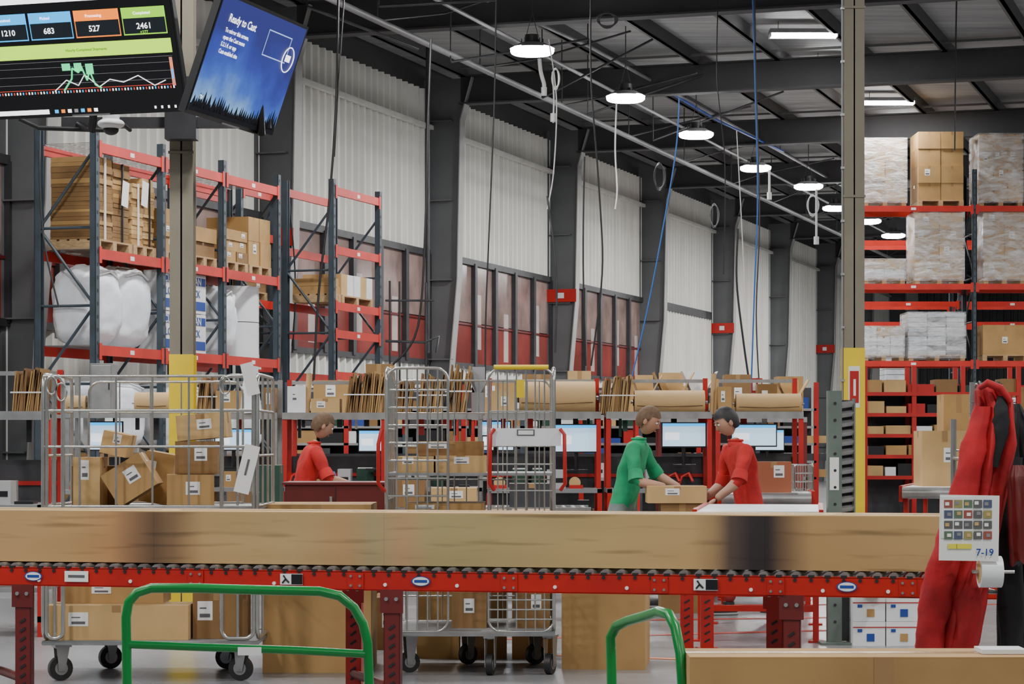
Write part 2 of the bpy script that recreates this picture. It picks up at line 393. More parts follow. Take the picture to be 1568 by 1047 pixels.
def rack(name,T,ups,levels,depth,h,decks=True):
    b=B(name,T); w=.09
    for s in ups:
        for y in(0,depth):
            b.bx(s-w/2,s-w/2+.012,y-.04,y+.04,0,h,BLUESTEEL); b.bx(s+w/2-.012,s+w/2,y-.04,y+.04,0,h,BLUESTEEL); b.bx(s-w/2,s+w/2,y-.04 if y==0 else y+.028,y-.028 if y==0 else y+.04,0,h,BLUESTEEL)
            b.box((s,y,.006),(.14,.14,.012),BLUESTEEL)
        zz=.2;fl_=0
        while zz+.9<h:
            b.tube([(s,0 if fl_ else depth,zz),(s,depth if fl_ else 0,zz+.9)],.018,BLUESTEEL,6); b.tube([(s,0,zz),(s,depth,zz)],.018,BLUESTEEL,6); zz+=.9; fl_^=1
        i=0
        while i*.15<h-.1:
            b.bx(s-.012,s+.012,-.043,-.04,i*.15+.05,i*.15+.09,BLACK); i+=1
    for z in levels:
        for a,c in zip(ups[:-1],ups[1:]):
            for y in(-.045,depth+.005):
                b.bx(a+w/2,c-w/2,y,y+.04,z-.12,z-.005,RED2); b.bx(a+w/2-.02,a+w/2+.04,y-.006,y,z-.17,z+.02,RED2); b.bx(c-w/2-.04,c-w/2+.02,y-.006,y,z-.17,z+.02,RED2)
            if decks:
                k=int((c-a)/.12)
                for q in range(k+1): 
                    xx=a+w/2+(c-a-w)*q/k; b.bx(xx-.004,xx+.004,0,depth,z-.006,z,STEEL)
                for yy in (.05,.35,depth-.05): b.bx(a+w/2,c-w/2,yy-.004,yy+.004,z-.012,z-.004,STEEL)
            xm=(a+c)/2; b.bx(xm-.05,xm+.05,-.048,-.045,z-.09,z-.04,PAPER)
    return b.done()
RO=Vector((.331*27-13.73,27,0)); RT=Matrix(((e.x,-n.x,0,RO.x),(e.y,-n.y,0,RO.y),(0,0,1,0),(0,0,0,1)))
LZ=[2.45,3.56,4.78]; RD=.72
rack('pallet_rack',RT,[0.0,1.68,3.40,5.12],[.25]+LZ,RD,4.95)
rack('pallet_rack',RT,[7.05,8.85],[2.35,2.95,3.35,4.15,5.0],RD,5.1,decks=False)
rack('pallet_rack',RT@Matrix.Translation((0,.85,0)),[5.75,6.9],[2.45,3.35,4.3,4.9],RD,5.0,decks=False)
def goods(name,s0,s1,z0,z1,mat,nx,nz,y0=.03,y1=.66,**k): load(name,s0,s1,y0,y1,z0,z1,mat,nx,nz,T=RT,**k)
def bundle(name,s0,s1,z0,z1,mats,ns):
    # strapped stacks of flat cartons, uneven heights
    b=B(name,RT); z=pallet(b,s0,s1,.03,.66,z0); w=(s1-s0)/ns
    for i in range(ns):
        zz=z; top=z1-random.uniform(0,.22)
        while zz<top:
            t=random.uniform(.03,.07); o=random.uniform(-.015,.015); b.bx(s0+w*i+.008+o,s0+w*(i+1)-.008+o,.05+random.uniform(0,.03),.64,zz,zz+t-.003,random.choice(mats)); zz+=t
        b.bx(s0+w*(i+.45),s0+w*(i+.5),.03,.05,z,zz,PAPER if i==0 else BLACK)
    return b.done()
bundle('strapped_carton_stack',.12,.98,3.56,4.60,[CARD2,CARD2,CARD],2)
bundle('strapped_carton_stack',1.02,1.60,3.56,4.58,[CARD,CARD3],2)
b=B('wall_notice_paper',RT)
for s_,z_ in((.75,4.25),(1.25,4.3)): b.box((s_,-.0,z_),(.16,.004,.30),PAPER,(0,math.radians(8),0))
b.done()
goods('palletized_cartons',1.85,2.55,3.56,4.2,[CARD,CARD2],2,3,labels=.4); goods('palletized_cartons',2.62,3.3,3.56,4.05,[CARD,CARD2],1,2,labels=.4)
goods('palletized_cartons',3.55,4.25,3.56,4.10,[CARD,CARD2,CARD],2,3,labels=.5); goods('palletized_cartons',4.3,5.0,3.56,4.32,[CARD,CARD2,CARD],2,2,labels=.5)
def bag(name,s0,s1,z0,z1,y0=.02,y1=.68,mat=FOAM,p=3.4,amp=.10):
    b=B(name,RT); b.blob(((s0+s1)/2,(y0+y1)/2,(z0+z1)/2),(s1-s0,y1-y0,z1-z0),mat,p,amp,4,48,32)
    b.tube([(s0+.15,y0+.05,z1-.12),((s0+s1)/2,y0+.02,z1-.06),(s1-.15,y0+.05,z1-.13)],.012,WHITE,6); return b.done()
bag('foam_packing_bag',.06,.86,2.45,3.38); bag('foam_packing_bag',.78,1.62,2.45,3.42)
bag('foam_packing_bag',3.50,4.0,2.45,3.35)
b=B('white_supply_cartons',RT)
for i in range(2):
    for j in range(2):
        x0=1.8+i*.62; z0=2.45+j*.5
        b.carton(x0,x0+.6,.05,.6,z0,z0+.49,WHITE,label=False); b.bx(x0+.02,x0+.58,.045,.05,z0+.35,z0+.45,BLUE); b.bx(x0+.02,x0+.58,.045,.05,z0+.04,z0+.15,BLUE)
        b.text('CLEAN',.13,WHITE,Matrix.Translation((x0+.05,.043,z0+.355))@Matrix.Rotation(math.pi/2,4,'X'),True); b.text('LOCK',.13,BLUE,Matrix.Translation((x0+.08,.045,z0+.2))@Matrix.Rotation(math.pi/2,4,'X'),True)
b.done()
def roll_upright(name,s,y,z0,h,r,T=RT,mat=WHITE):
    b=B(name,T); b.cyl((s,y,z0),(s,y,z0+h),r,mat,28)
    for k in range(5): b.tube(arc((s,y,z0+h+.002),r*(.2+.17*k),0,340,20,'xy'),.006,GREYM,4)
    b.cyl((s,y,z0+h-.001),(s,y,z0+h+.004),r*.12,CARD2,12)
    return b.done()
roll_upright('foam_roll',4.55,.37,2.45,.47,.33); roll_upright('foam_roll',4.55,.37,2.93,.47,.33)
roll_upright('foam_roll',3.22,.3,2.45,.9,.13)
bag('foam_packing_bag',.2,1.5,1.2,2.1); bag('foam_packing_bag',1.9,3.2,1.2,2.1); bag('foam_packing_bag',3.6,4.9,1.1,2.0)
for s0,s1,z in((.2,1.5,1.2),(1.9,3.2,1.2),(3.6,4.9,1.1)):
    b=B('stacked_cartons_on_pallet',RT); pallet(b,s0,s1,.03,.66,.25); b.carton(s0+.02,s1-.02,.05,.64,.37,z,CARD2); b.done()
goods('palletized_cartons',5.85,6.8,3.35,3.75,[CARD,CARD2],2,2,labels=.6,y0=.9,y1=1.5)
goods('palletized_cartons',7.5,8.7,3.35,3.78,[CARD3,CARD3,WHITE],5,1,labels=.1)
goods('palletized_cartons',7.15,7.45,3.35,3.7,[CARD],1,2)

# right rack, faces the camera, 48 m away
D=48.0
rack('pallet_rack',Matrix.Translation((X(1492,D)-2.5,D,0)),[0,2.5,5.0],[1.7,3.0,4.57,6.16],1.07,6.9,decks=False)
rack('pallet_rack',Matrix.Translation((X(1470,D+4)-2.3,D+4,0)),[0,2.3,4.6],[1.9,2.6,4.0,4.45,5.8],1.07,6.2,decks=False)
def rload(u0,u1,v1,z0,mat,nx,nz,**k): load(k.pop('name','palletized_cartons'),X(u0,D),X(u1,D),D+.02,D+1.0,z0,Z(v1,D),mat,nx,nz,**k)
rload(1323,1388,212,6.16,[CARD3,CARD],2,3,wrap=True); rload(1406,1476,201,6.16,[CARD],2,4,labels=.05); rload(1500,1566,205,6.16,[CARD,CARD3],3,4,wrap=True)
rload(1576,1640,210,6.16,[CARD],3,4)
rload(1323,1386,397,4.57,[WHITE,CARD3],2,2,wrap=True); rload(1402,1476,325,4.57,[CARD3,CARD],2,4,wrap=True); rload(1507,1570,322,4.57,[CARD],2,4,wrap=True)
rload(1576,1640,330,4.57,[CARD],3,4)
BAGM=M('pale_blue_bags',(.62,.69,.76),.3,var=.25,scale=6,bump=.4)
rload(1323,1384,500,3.0,[CARD3,WHITE],3,3,wrap=True)
b=B('shrink_wrapped_paper_pallet'); x0,x1=X(1392,D),X(1478,D); z=pallet(b,x0,x1,D+.02,D+1.0,3.0)
for j in range(9):
    for i in range(3):
        w=x1-x0; g=random.uniform(0,.03); b.bx(x0+w*i/3+.01,x0+w*(i+1)/3-.01,D+.03+g,D+.98,z+j*.096,z+j*.096+.088,random.choice([BAGM,WHITE,WHITE,GREYM]))
b.bx(x0-.02,x1+.02,D,D+1.02,3.05,z+.88,FILM); b.done()
b=B('shrink_wrapped_paper_pallet'); x0,x1=X(1357,D+4),X(1392,D+4); 
z=pallet(b,x0,x1,D+4.02,D+5.0,2.6)
for j in range(9): b.bx(x0+.01,x1-.01,D+4.05,D+4.98,z+j*.12,z+j*.12+.11,random.choice([BAGM,WHITE,CARD3]))
b.done()
rload(1505,1575,497,3.0,[CARD],1,1,labels=1); rload(1576,1640,497,3.0,[CARD],2,2,labels=1)
for (u0,u1) in((1323,1384),(1400,1478),(1505,1570)): rload(u0,u1,592,1.7,[CARD,CARD2],3,1)

# ---------------------------------------------------------------- televisions on the column
def tv(M0,draw,name='wall_television'):
    Wd,H=1.43,.81
    b=B(name,M0)
    b.bx(-.015,Wd+.015,0,.05,-.02,H+.015,BLK2); b.bx(.25,Wd-.25,.05,.09,.1,H-.15,BLK2)
    b.bx(0,Wd,-.003,0,0,H,M('tv_black_screen',(.003,.003,.005),.35))
    b.bx(Wd*.4,Wd*.6,-.004,0,-.02,-.008,GREYM)
    b.bx(Wd/2-.12,Wd/2+.12,.09,.12,.2,.55,DSTEEL)
    def R(x0,x1,y0,y1,mat,l=1): b.bx(x0*Wd,x1*Wd,-.003-.001*l,-.003,y0*H,y1*H,mat)
    def T(t,x,y,s,mat): b.text(t,s*H,mat,Matrix.Translation((x*Wd,-.007,y*H))@Matrix.Rotation(math.pi/2,4,'X'),True)
    draw(b,R,T,Wd,H); return b
def em(nm,c,s=1.): return M(nm,c,.6,emit=s)
CY=em('ui_cyan',(.01,.40,.90),1.5); ORG=em('ui_orange',(1.,.22,.01),1.4); GRN=em('ui_green',(.28,.70,.02),1.3); LIME=em('ui_lime',(.46,.85,.03),1.5)
WH=em('ui_white',(.95,.95,.95),2.2); MG=em('ui_mint',(.05,.80,.30),1.3); RDD=em('ui_red',(.8,.05,.03)); GY=em('ui_grey',(.35,.35,.38),.4)
def dash(b,R,T,Wd,H):
    R(0,1,.95,1,WH)
    for i in range(8): R(.55+.05*i,.58+.05*i,.965,.99,[RDD,MG,ORG,CY][i%4],2)
    for i,(x0,x1,m,t,cap) in enumerate(((.02,.235,CY,'1210','Received'),(.25,.475,CY,'683','Picked'),(.49,.725,ORG,'527','Processing'),(.74,.965,GRN,'2461','Completed'))):
        R(x0,x1,.64,.87,M('ui_tile_back',(.01,.02,.03),.5)); R(x0,x1,.78,.87,m,2); R(x0,x1,.64,.65,m,2); R(x0,x0+.004,.64,.87,m,2); R(x1-.004,x1,.64,.87,m,2)
        T(t,x0+.07,.69,.07,WH); T(cap,x0+.06,.81,.035,WH)
    T('+277',.825,.65,.035,GRN)
    R(0,.975,.48,.60,LIME); T('Hourly Completed Shipments',.42,.53,.032,em('ui_darkgreen',(.05,.2,.02),.3))
    R(0,.97,.26,.262,GY); R(0,.97,.33,.332,GY); R(0,.97,.40,.402,GY); R(0,.97,.212,.216,RDD); R(0,.97,.45,.452,GY)
    for i in range(60):
        x=.01+i*.016; R(x,x+.006,.18,.2,[WH,CY,RDD,WH][i%4],2)
    pts=[(.38,.2),(.43,.3),(.44,.39),(.47,.35),(.49,.40),(.51,.28),(.53,.36),(.55,.24),(.58,.21)]
    for (x0,y0),(x1,y1) in zip(pts[:-1],pts[1:]): b.tube([(x0*Wd,-.008,y0*H),(x1*Wd,-.008,y1*H)],.006,MG,4)
    pts=[(.33,.2),(.4,.29),(.46,.24),(.5,.33),(.57,.22),(.63,.28),(.70,.25),(.78,.30),(.86,.21),(.92,.25)]
    for (x0,y0),(x1,y1) in zip(pts[:-1],pts[1:]): b.tube([(x0*Wd,-.008,y0*H),(x1*Wd,-.008,y1*H)],.003,WH,4)
    R(.385,.43,.37,.43,MG); R(.45,.49,.36,.43,MG); R(.51,.55,.33,.42,MG); R(.952,.968,.2,.44,em('ui_col',(.8,.25,.2),.9)); R(.955,.965,.26,.34,CY,2); R(.955,.965,.36,.40,ORG,2)
    R(0,.28,.005,.045,WH)
    for i in range(7): R(.31+i*.035,.33+i*.035,.01,.04,[CY,ORG,WH,GY][i%4])
    for i in range(4): R(.84+i*.035,.85+i*.035,.012,.035,WH)
T1=Matrix.Translation((X(-2,16.45),16.45,Z(179,16.45)))@Matrix.Rotation(math.radians(-17),4,'Z')@Matrix.Rotation(math.radians(20),4,'X')
tv(T1,dash).done()
def cast(b,R,T,Wd,H):
    m=bpy.data.materials.new('cast_gradient'); m.use_nodes=True; nt=m.node_tree; p=nt.nodes['Principled BSDF']; p.inputs['Roughness'].default_value=.5
    tc=nt.nodes.new('ShaderNodeTexCoord'); sp=nt.nodes.new('ShaderNodeSeparateXYZ'); cr=nt.nodes.new('ShaderNodeValToRGB'); nz=nt.nodes.new('ShaderNodeTexNoise'); nz.inputs['Scale'].default_value=2.2; nz.inputs['Detail'].default_value=6
    ad=nt.nodes.new('ShaderNodeMath'); ad.operation='MULTIPLY_ADD'; ad.inputs[1].default_value=.9
    cr.color_ramp.elements[0].position=.50; cr.color_ramp.elements[0].color=(.22,.46,.80,1); cr.color_ramp.elements[1].position=1.0; cr.color_ramp.elements[1].color=(.012,.02,.20,1)
    k=cr.color_ramp.elements.new(.68); k.color=(.04,.13,.58,1); k=cr.color_ramp.elements.new(.85); k.color=(.02,.045,.38,1)
    nt.links.new(tc.outputs['Object'],sp.inputs[0]); nt.links.new(tc.outputs['Object'],nz.inputs['Vector']); nt.links.new(nz.outputs['Fac'],ad.inputs[0]); nt.links.new(sp.outputs['Z'],ad.inputs[2]); nt.links.new(ad.outputs[0],cr.inputs[0])
    p.inputs['Base Color'].default_value=(.01,.01,.02,1); nt.links.new(cr.outputs[0],p.inputs['Emission Color']); p.inputs['Emission Strength'].default_value=1.1
    R(.01,.99,.01,.99,m)
    dk=M('cast_trees',(.002,.004,.012),.9)
    R(.01,.99,.01,.07,dk,2)
    x=.0
    while x<.95:
        h=.06+.12*abs(noise.noise(Vector((x*5,0,3))))+random.uniform(0,.06); w=.018+random.uniform(0,.014)
        b.add([((x+.01)*Wd,-.006,.05*H),((x+.01+w*1.6)*Wd,-.006,.05*H),((x+.01+w*.8)*Wd,-.006,h*1.5*H)],[(0,1,2)],dk); x+=w
    T('Ready to Cast',.12,.80,.095,WH)
    for i,t in enumerate(('To mirror this screen,','open the Cast menu','5.2.1.4. or app','Cast-enabled site')): T(t,.12,.71-.06*i,.052,WH)
    for (x0,x1,y0,y1) in((.58,.86,.86,.87),(.58,.86,.64,.65),(.58,.585,.64,.87),(.855,.86,.70,.87)): R(x0,x1,y0,y1,em('ui_pale',(.4,.55,.9)),2)
    b.tube([(Wd*.88+.09*math.cos(q),-.008,H*.68+.09*math.sin(q)) for q in [i*math.pi/12 for i in range(24)]],.004,WH,4,True)
    R(.85,.91,.66,.72,WH,2); T('TV',.08,.12,.05,WH)
T2=Matrix.Translation((X(285,15.6),15.6,Z(168,15.6)))@Matrix.Rotation(math.radians(72.5),4,'Z')@Matrix.Rotation(math.radians(20),4,'X')
tv(T2,cast).done()
b=B('television_mounting_bracket')
d=16.85
b.bx(X(95,d),X(415,d),d-.03,d+.03,Z(196,d),Z(180,d),DSTEEL); b.bx(X(255,d),X(303,d),d-.1,d+.05,Z(215,d),Z(120,d),DSTEEL)
b.tube([V3(120,190,d),V3(140,200,16.7),V3(150,120,16.65)],.03,BLK2,8); b.tube([V3(390,190,d),V3(400,205,16.7),V3(395,120,16.6)],.03,BLK2,8)
b.tube([V3(30,182,16.8),V3(60,196,16.8),V3(180,200,16.8)],.018,BLACK,6); b.done()
b=B('dome_camera'); x,y,z=V3(170,194,16.5)
b.cyl((x,y,z+.03),(x,y,z+.08),.06,WHITE,20); b.blob((x,y,z+.02),(.19,.19,.08),WHITE,2,0); b.blob((x,y,z-.02),(.11,.11,.08),BLK2,2,0)
b.tube([(x,y,z+.07),(x+.03,y+.2,z+.06),(x+.08,y+.34,z+.02)],.015,DSTEEL,6); b.done()

# ---------------------------------------------------------------- front roller conveyor with moving cartons
A0=Vector((X(0,10.34),10.34)); A1=Vector((X(1400,9.48),9.48)); ca=math.atan2(A1.y-A0.y,A1.x-A0.x)
CT=Matrix.Translation((A0.x,A0.y,0))@Matrix.Rotation(ca,4,'Z')
def tcv(u,off=0):
    k=(u-784)/F; ox=A0.x-off*math.sin(ca); oy=A0.y+off*math.cos(ca)
    return (k*oy-ox)/(math.cos(ca)-k*math.sin(ca))
cv=B('roller_conveyor',CT); CD=.62
for y0,y1,s in((0,.045,1),(CD,CD+.045,-1)):
    yw=y0 if s>0 else y1-.005
    cv.bx(-1,6.6,yw,yw+.005,.695,.775,RED); cv.bx(-1,6.6,y0,y1,.770,.776,RED); cv.bx(-1,6.6,y0,y1,.694,.700,RED)
i=-1.0
while i<6.6:
    cv.cyl((i,.03,.772),(i,CD+.02,.772),.022,STEEL,10); cv.cyl((i,-.004,.762),(i,.03,.762),.008,BLACK,6); cv.bx(i-.012,i+.012,-.002,.012,.772,.782,BLACK); i+=.066
for u in(300,545,780,1010,1188,1390):
    t=tcv(u); cv.bx(t-.035,t+.035,-.006,0,.70,.77,RED)
    for dx in(-.02,.02):
        for z in(.715,.755): cv.cyl((t+dx,-.012,z),(t+dx,-.004,z),.006,STEEL,6)
for u in(60,200,420,590,700,850,960,1150,1260,1360):
    t=tcv(u); cv.cyl((t,-.006,.72),(t,0,.72),.008,PAPER,8)
def leg(u,off,mat):
    t=tcv(u,off); w=.036
    cv.bx(t-w,t+w,off,off+.004,.02,.70,mat); cv.bx(t-w,t-w+.004,off,off+.04,.02,.70,mat); cv.bx(t+w-.004,t+w,off,off+.04,.02,.70,mat)
    cv.bx(t-.06,t+.06,off-.02,off+.08,0,.012,mat); cv.bx(t-.05,t+.05,off-.006,off,.60,.70,mat)
    for k in range(12): cv.box((t,off-.002,.10+k*.04),(.03,.003,.010),BLACK,(0,math.radians(-35),0))
    for dx in(-.022,.022): cv.cyl((t+dx,off-.014,.66),(t+dx,off-.006,.66),.009,STEEL,6)
    return t
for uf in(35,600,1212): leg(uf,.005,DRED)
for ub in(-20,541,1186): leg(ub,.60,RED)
for z in(.28,.18):
    for a_,b_ in((35,-20),(600,541),(1212,1186)):
        cv.tube([(tcv(a_,.0),.03,z),(tcv(b_,.6),.6,z)],.02,DRED,6)
for u in(52,645,1297):
    t=tcv(u)
    for s,mt,o in((1.0,BLUE,-.007),(.86,PAPER,-.0085)):
        pts=[(t+.042*s*math.cos(q*math.pi/10),o,.737+.021*s*math.sin(q*math.pi/10)) for q in range(20)]
        cv.add(pts,[tuple(range(20))],mt)
    cv.bx(t-.028,t+.028,-.0095,-.009,.731,.743,BLUE)
for u,w in((118,.055),(447,.05),(1081,.05)):
    t=tcv(u); cv.bx(t-w,t+w,-.008,-.006,.715,.762,PAPER)
    if u>200: cv.bx(t,t+w,-.0088,-.008,.717,.76,BLK2); cv.tube([(t-.04,-.01,.722),(t-.025,-.01,.74),(t-.035,-.01,.755)],.004,BLK2,4); cv.tube([(t-.025,-.01,.74),(t-.01,-.01,.724)],.004,BLK2,4)
    else: cv.bx(t-w*.7,t+w*.7,-.009,-.008,.733,.745,PRINT)
cv.done()
def streak():
    m=bpy.data.materials.new('streaked_cardboard'); m.use_nodes=True; nt=m.node_tree; p=nt.nodes['Principled BSDF']; p.inputs['Roughness'].default_value=.85
    N=nt.nodes.new; Lk=nt.links.new
    g=N('ShaderNodeNewGeometry'); sp=N('ShaderNodeSeparateXYZ'); mr=N('ShaderNodeMapRange'); cr=N('ShaderNodeValToRGB')
    mr.inputs['From Min'].default_value=-2.4; mr.inputs['From Max'].default_value=2.0
    Lk(g.outputs['Position'],sp.inputs[0]); Lk(sp.outputs['X'],mr.inputs['Value']); Lk(mr.outputs['Result'],cr.inputs[0])
    st=[(0,(.47,.30,.13)),(.10,(.48,.29,.12)),(.145,(.46,.24,.10)),(.164,(.28,.15,.07)),(.19,(.12,.07,.035)),(.212,(.22,.13,.06)),(.24,(.45,.29,.125)),(.33,(.46,.32,.14)),(.385,(.45,.27,.12)),(.41,(.36,.29,.14)),(.44,(.44,.27,.13)),(.47,(.37,.30,.13)),(.55,(.42,.31,.135)),(.64,(.48,.33,.14)),(.715,(.48,.31,.13)),(.735,(.34,.22,.10)),(.750,(.09,.06,.045)),(.770,(.026,.02,.02)),(.786,(.024,.018,.018)),(.804,(.20,.12,.06)),(.826,(.44,.27,.11)),(1,(.48,.31,.13))]
    el=cr.color_ramp.elements; el[0].position=0; el[0].color=st[0][1]+(1,); el[1].position=1; el[1].color=st[-1][1]+(1,)
    for q,c in st[1:-1]:
        k=el.new(q); k.color=c+(1,)
    cr.color_ramp.interpolation='LINEAR'
    def nzs(sc,lo,hi,a,c,det=1):
        mp=N('ShaderNodeMapping'); mp.inputs['Scale'].default_value=sc; nz=N('ShaderNodeTexNoise'); nz.inputs['Scale'].default_value=1.; nz.inputs['Detail'].default_value=det
        Lk(g.outputs['Position'],mp.inputs['Vector']); Lk(mp.outputs['Vector'],nz.inputs['Vector'])
        m2=N('ShaderNodeMapRange'); m2.inputs['From Min'].default_value=lo; m2.inputs['From Max'].default_value=hi; m2.inputs['To Min'].default_value=a; m2.inputs['To Max'].default_value=c
        Lk(nz.outputs['Fac'],m2.inputs['Value']); return m2.outputs['Result']
    f1=nzs((1.3,1,7),.35,.7,.93,1.06); f2=nzs((2.6,1,34),.58,.78,1.0,.55)
    mu=N('ShaderNodeMath'); mu.operation='MULTIPLY'; Lk(f1,mu.inputs[0]); Lk(f2,mu.inputs[1])
    vm=N('ShaderNodeVectorMath'); vm.operation='SCALE'; Lk(cr.outputs[0],vm.inputs[0]); Lk(mu.outputs[0],vm.inputs['Scale'])
    Lk(vm.outputs['Vector'],p.inputs['Base Color'])
    return m
STK=streak()
b=B('cartons_on_conveyor',CT)
edges=[-.95,tcv(238,.1),tcv(590,.1),tcv(1172,.1),6.5]
z0=.797; hh=.226
for i in range(4):
    a_,c_=edges[i]+.0003,edges[i+1]-.0003
    b.bx(a_,c_,.08,.50,z0,z0+hh-.004,STK); b.bx(a_,c_,.08,.288,z0+hh-.004,z0+hh,CARD3); b.bx(a_,c_,.292,.50,z0+hh-.004,z0+hh,CARD3)
    b.bx(a_+.05,c_-.05,.265,.315,z0+hh,z0+hh+.001,TAPE)
b.done()

# ---------------------------------------------------------------- green platform trucks
def castor(b,x,y,r,zt,w=.03,yaw=0,mat=BLACK):
    T=b.M; b.M=b.M@rz(yaw,x,y)
    b.cyl((0,-w/2,r),(0,w/2,r),r,mat,20); b.cyl((0,-w/2-.003,r),(0,w/2+.003,r),r*.55,STEEL,14); b.cyl((0,-w/2-.015,r),(0,w/2+.015,r),.008,STEEL,8)
    for s in(-1,1):
        yy=s*(w/2+.010); b.prism([(-.018,r-.015),(.018,r-.015),(.045,zt-.01),(-.03,zt-.01)],'y',yy-.002,yy+.002,STEEL)
    b.bx(-.04,.055,-w/2-.015,w/2+.015,zt-.014,zt,STEEL); b.cyl((0,0,zt-.02),(0,0,zt),.03,STEEL,10)
    b.M=T
b=B('green_platform_truck'); d=7.0
path=[V3(196,1190,d),V3(194,1000,d),V3(193,945,d),V3(197,922,d),V3(210,907,d),V3(232,900,d),V3(300,900,d),V3(400,903,d),V3(490,905,d),V3(520,912,d),V3(542,930,d),V3(556,955,d),V3(563,985,d),V3(565,1047,d),V3(566,1190,d)]
b.tube(path,.0145,GREEN,12)
b.tube([V3(196,986,d),V3(300,990,d),V3(450,995,d),V3(562,1001,d)],.0125,GREEN,10)
b.box((X(383,d),d-.014,Z(996,d)),(.07,.003,.024),PAPER)
x0,x1=X(175,d),X(585,d); b.bx(x0,x1,d-.03,d+1.2,.21,.25,GREEN); b.bx(x0+.02,x1-.02,d,d+1.18,.25,.256,GREYM)
for x in(x0+.1,x1-.1):
    for y in(d+.12,d+1.05): castor(b,x,y,.085,.21)
b.cyl((X(196,d),d,.22),(X(196,d),d,.33),.018,GREEN,10); b.cyl((X(566,d),d,.22),(X(566,d),d,.33),.018,GREEN,10)
b.done()
b=B('green_platform_truck')
pp=[(940,1190,6.7),(936,1010,6.7),(935,975,6.7),(944,958,6.68),(962,950,6.6),(990,942,6.45),(1008,936,6.35),(1024,940,6.28),(1034,960,6.25),(1042,1000,6.22),(1046,1060,6.2),(1048,1240,6.2)]
b.tube([V3(*q) for q in pp],.0145,GREEN,12)
b.tube([V3(938,1080,6.7),V3(1047,1100,6.2)],.012,GREEN,10)
gx0=X(940,6.7)-.02; b.bx(gx0,gx0+1.35,6.02,6.74,.21,.25,GREEN)
for x in(gx0+.12,gx0+1.2):
    for y in(6.12,6.64): castor(b,x,y,.085,.21)
b.done()
b=B('long_cardboard_carton'); b.carton(X(1053,6.15),X(1640,6.15),6.08,6.34,.25,.767,CARD); b.bx(X(1510,6.1),X(1580,6.1),6.15,6.26,.768,.78,WHITE); b.done(.004)

# ---------------------------------------------------------------- wire roll cages
def rrect(x0,x1,z0,z1,y,r=.06,plane='xz'):
    P=[]
    for cx,cz,a in((x1-r,z1-r,0),(x0+r,z1-r,90),(x0+r,z0+r,180),(x1-r,z0+r,270)):
        P+=arc((cx,y,cz),r,a,a+90,5) if plane=='xz' else [(y,q[0],q[2]) for q in arc((cx,y,cz),r,a,a+90,5)]
    return P
def panel(b,plane,a0,a1,c,z0,z1,hz,vert,r=.011,mat=CHROME,rr=.07):
    b.tube(rrect(a0,a1,z0,z1,c,rr,plane),r,mat,8,True)
    g=(lambda a,z:(a,c,z)) if plane=='xz' else (lambda a,z:(c,a,z))
    for z in hz: b.tube([g(a0,z),g(a1,z)],r*.8,mat,6)
    for i in range(vert):
        a=a0+(a1-a0)*(i+1)/(vert+1); b.tube([g(a,z0),g(a,z1)],r*.7,mat,6)
d0,d1=13.0,13.85
b=B('wire_roll_cage'); xL,xR=X(66,d0),X(394,d0)
xi=X(345,d0)
panel(b,'yz',d0,d1,xL,.24,1.70,[.55,.97,1.25,1.5],2); panel(b,'yz',d0,d1,xR,.24,1.70,[.55,.97,1.25,1.5],2)
panel(b,'xz',xL+.1,xi,d1,.24,1.68,[.55,.97,1.30,1.50],4,r=.007)
panel(b,'xz',xL+.02,xL+.11,d0,.24,1.69,[],1,r=.012,rr=.04); panel(b,'xz',xi-.02,xR-.02,d0,.24,1.69,[.97,1.30,1.5],1,r=.012,rr=.05)
for z in(.97,1.30,1.50,1.69): b.tube([(xL,d0,z),(xi,d0,z)],.0085,CHROME,6)
for i in range(1,5): 
    x=xL+(xi-xL)*i/5; b.tube([(x,d0,.97),(x,d0,1.69)],.0065,CHROME,6)
for z in(.215,.955):
    b.bx(xL,xR,d0,d1,z-.012,z+.006,GREYM); b.tube([(xL,d0,z),(xR,d0,z),(xR,d1,z),(xL,d1,z)],.014,STEEL,6,True)
for x,yw in((xL+.08,30),(xR-.1,-15)):
    for y in(d0+.08,d1-.08): castor(b,x+(.16 if y>d0+.2 else 0)*(1 if x<-2 else -1),y,.068,.20,.035,yw)
b.box((X(378,12.97),12.97,Z(718,12.97)),(.085,.003,.27),PAPER,(0,math.radians(14),0)); b.box((X(378,12.96),12.967,Z(715,12.97)),(.012,.002,.09),PRINT,(0,math.radians(14),0))
b.box((X(383,12.97),12.97,Z(580,12.97)),(.07,.003,.18),PAPER,(0,math.radians(-14),0))
for (u,v) in((80,590),(95,600),(345,590)): b.tube([(X(u,d0)+.03*math.cos(q),d0-.02,Z(v,d0)+.05*math.sin(q)) for q in [i*math.pi/6 for i in range(12)]],.005,CHROME,5,True)
b.done()
def ctn(u0,v0,u1,v1,d,dep=.3,mat=None,rx=0,ry=0,rzz=0,z0=None,name='cardboard_carton',label=True):
    b=B(name); w=(u1-u0)/F*d; h=(v1-v0)/F*d; zb=Z(v1,d) if z0 is None else z0
    if ry:
        a=abs(math.radians(ry)); low=(w/2)*math.sin(a)+(h/2)*math.cos(a); T=Matrix.Translation((X((u0+u1)/2,d),d+dep/2,zb+low))
    else: T=Matrix.Translation((X((u0+u1)/2,d),d+dep/2,zb+h/2))
    T=T@Matrix.Rotation(math.radians(rzz),4,'Z')@Matrix.Rotation(math.radians(ry),4,'Y')@Matrix.Rotation(math.radians(rx),4,'X')
    b.carton(-w/2,w/2,-dep/2,dep/2,-h/2,h/2,mat or CARD,T=T,label=label); return b.done(.003)
SH=.962
ctn(112,690,153,765,13.3,.3,CARD3,z0=SH); ctn(163,698,232,754,13.1,.22,CARD,ry=-32,z0=SH); ctn(155,655,196,690,13.35,.25,CARD3,ry=12,z0=1.236)
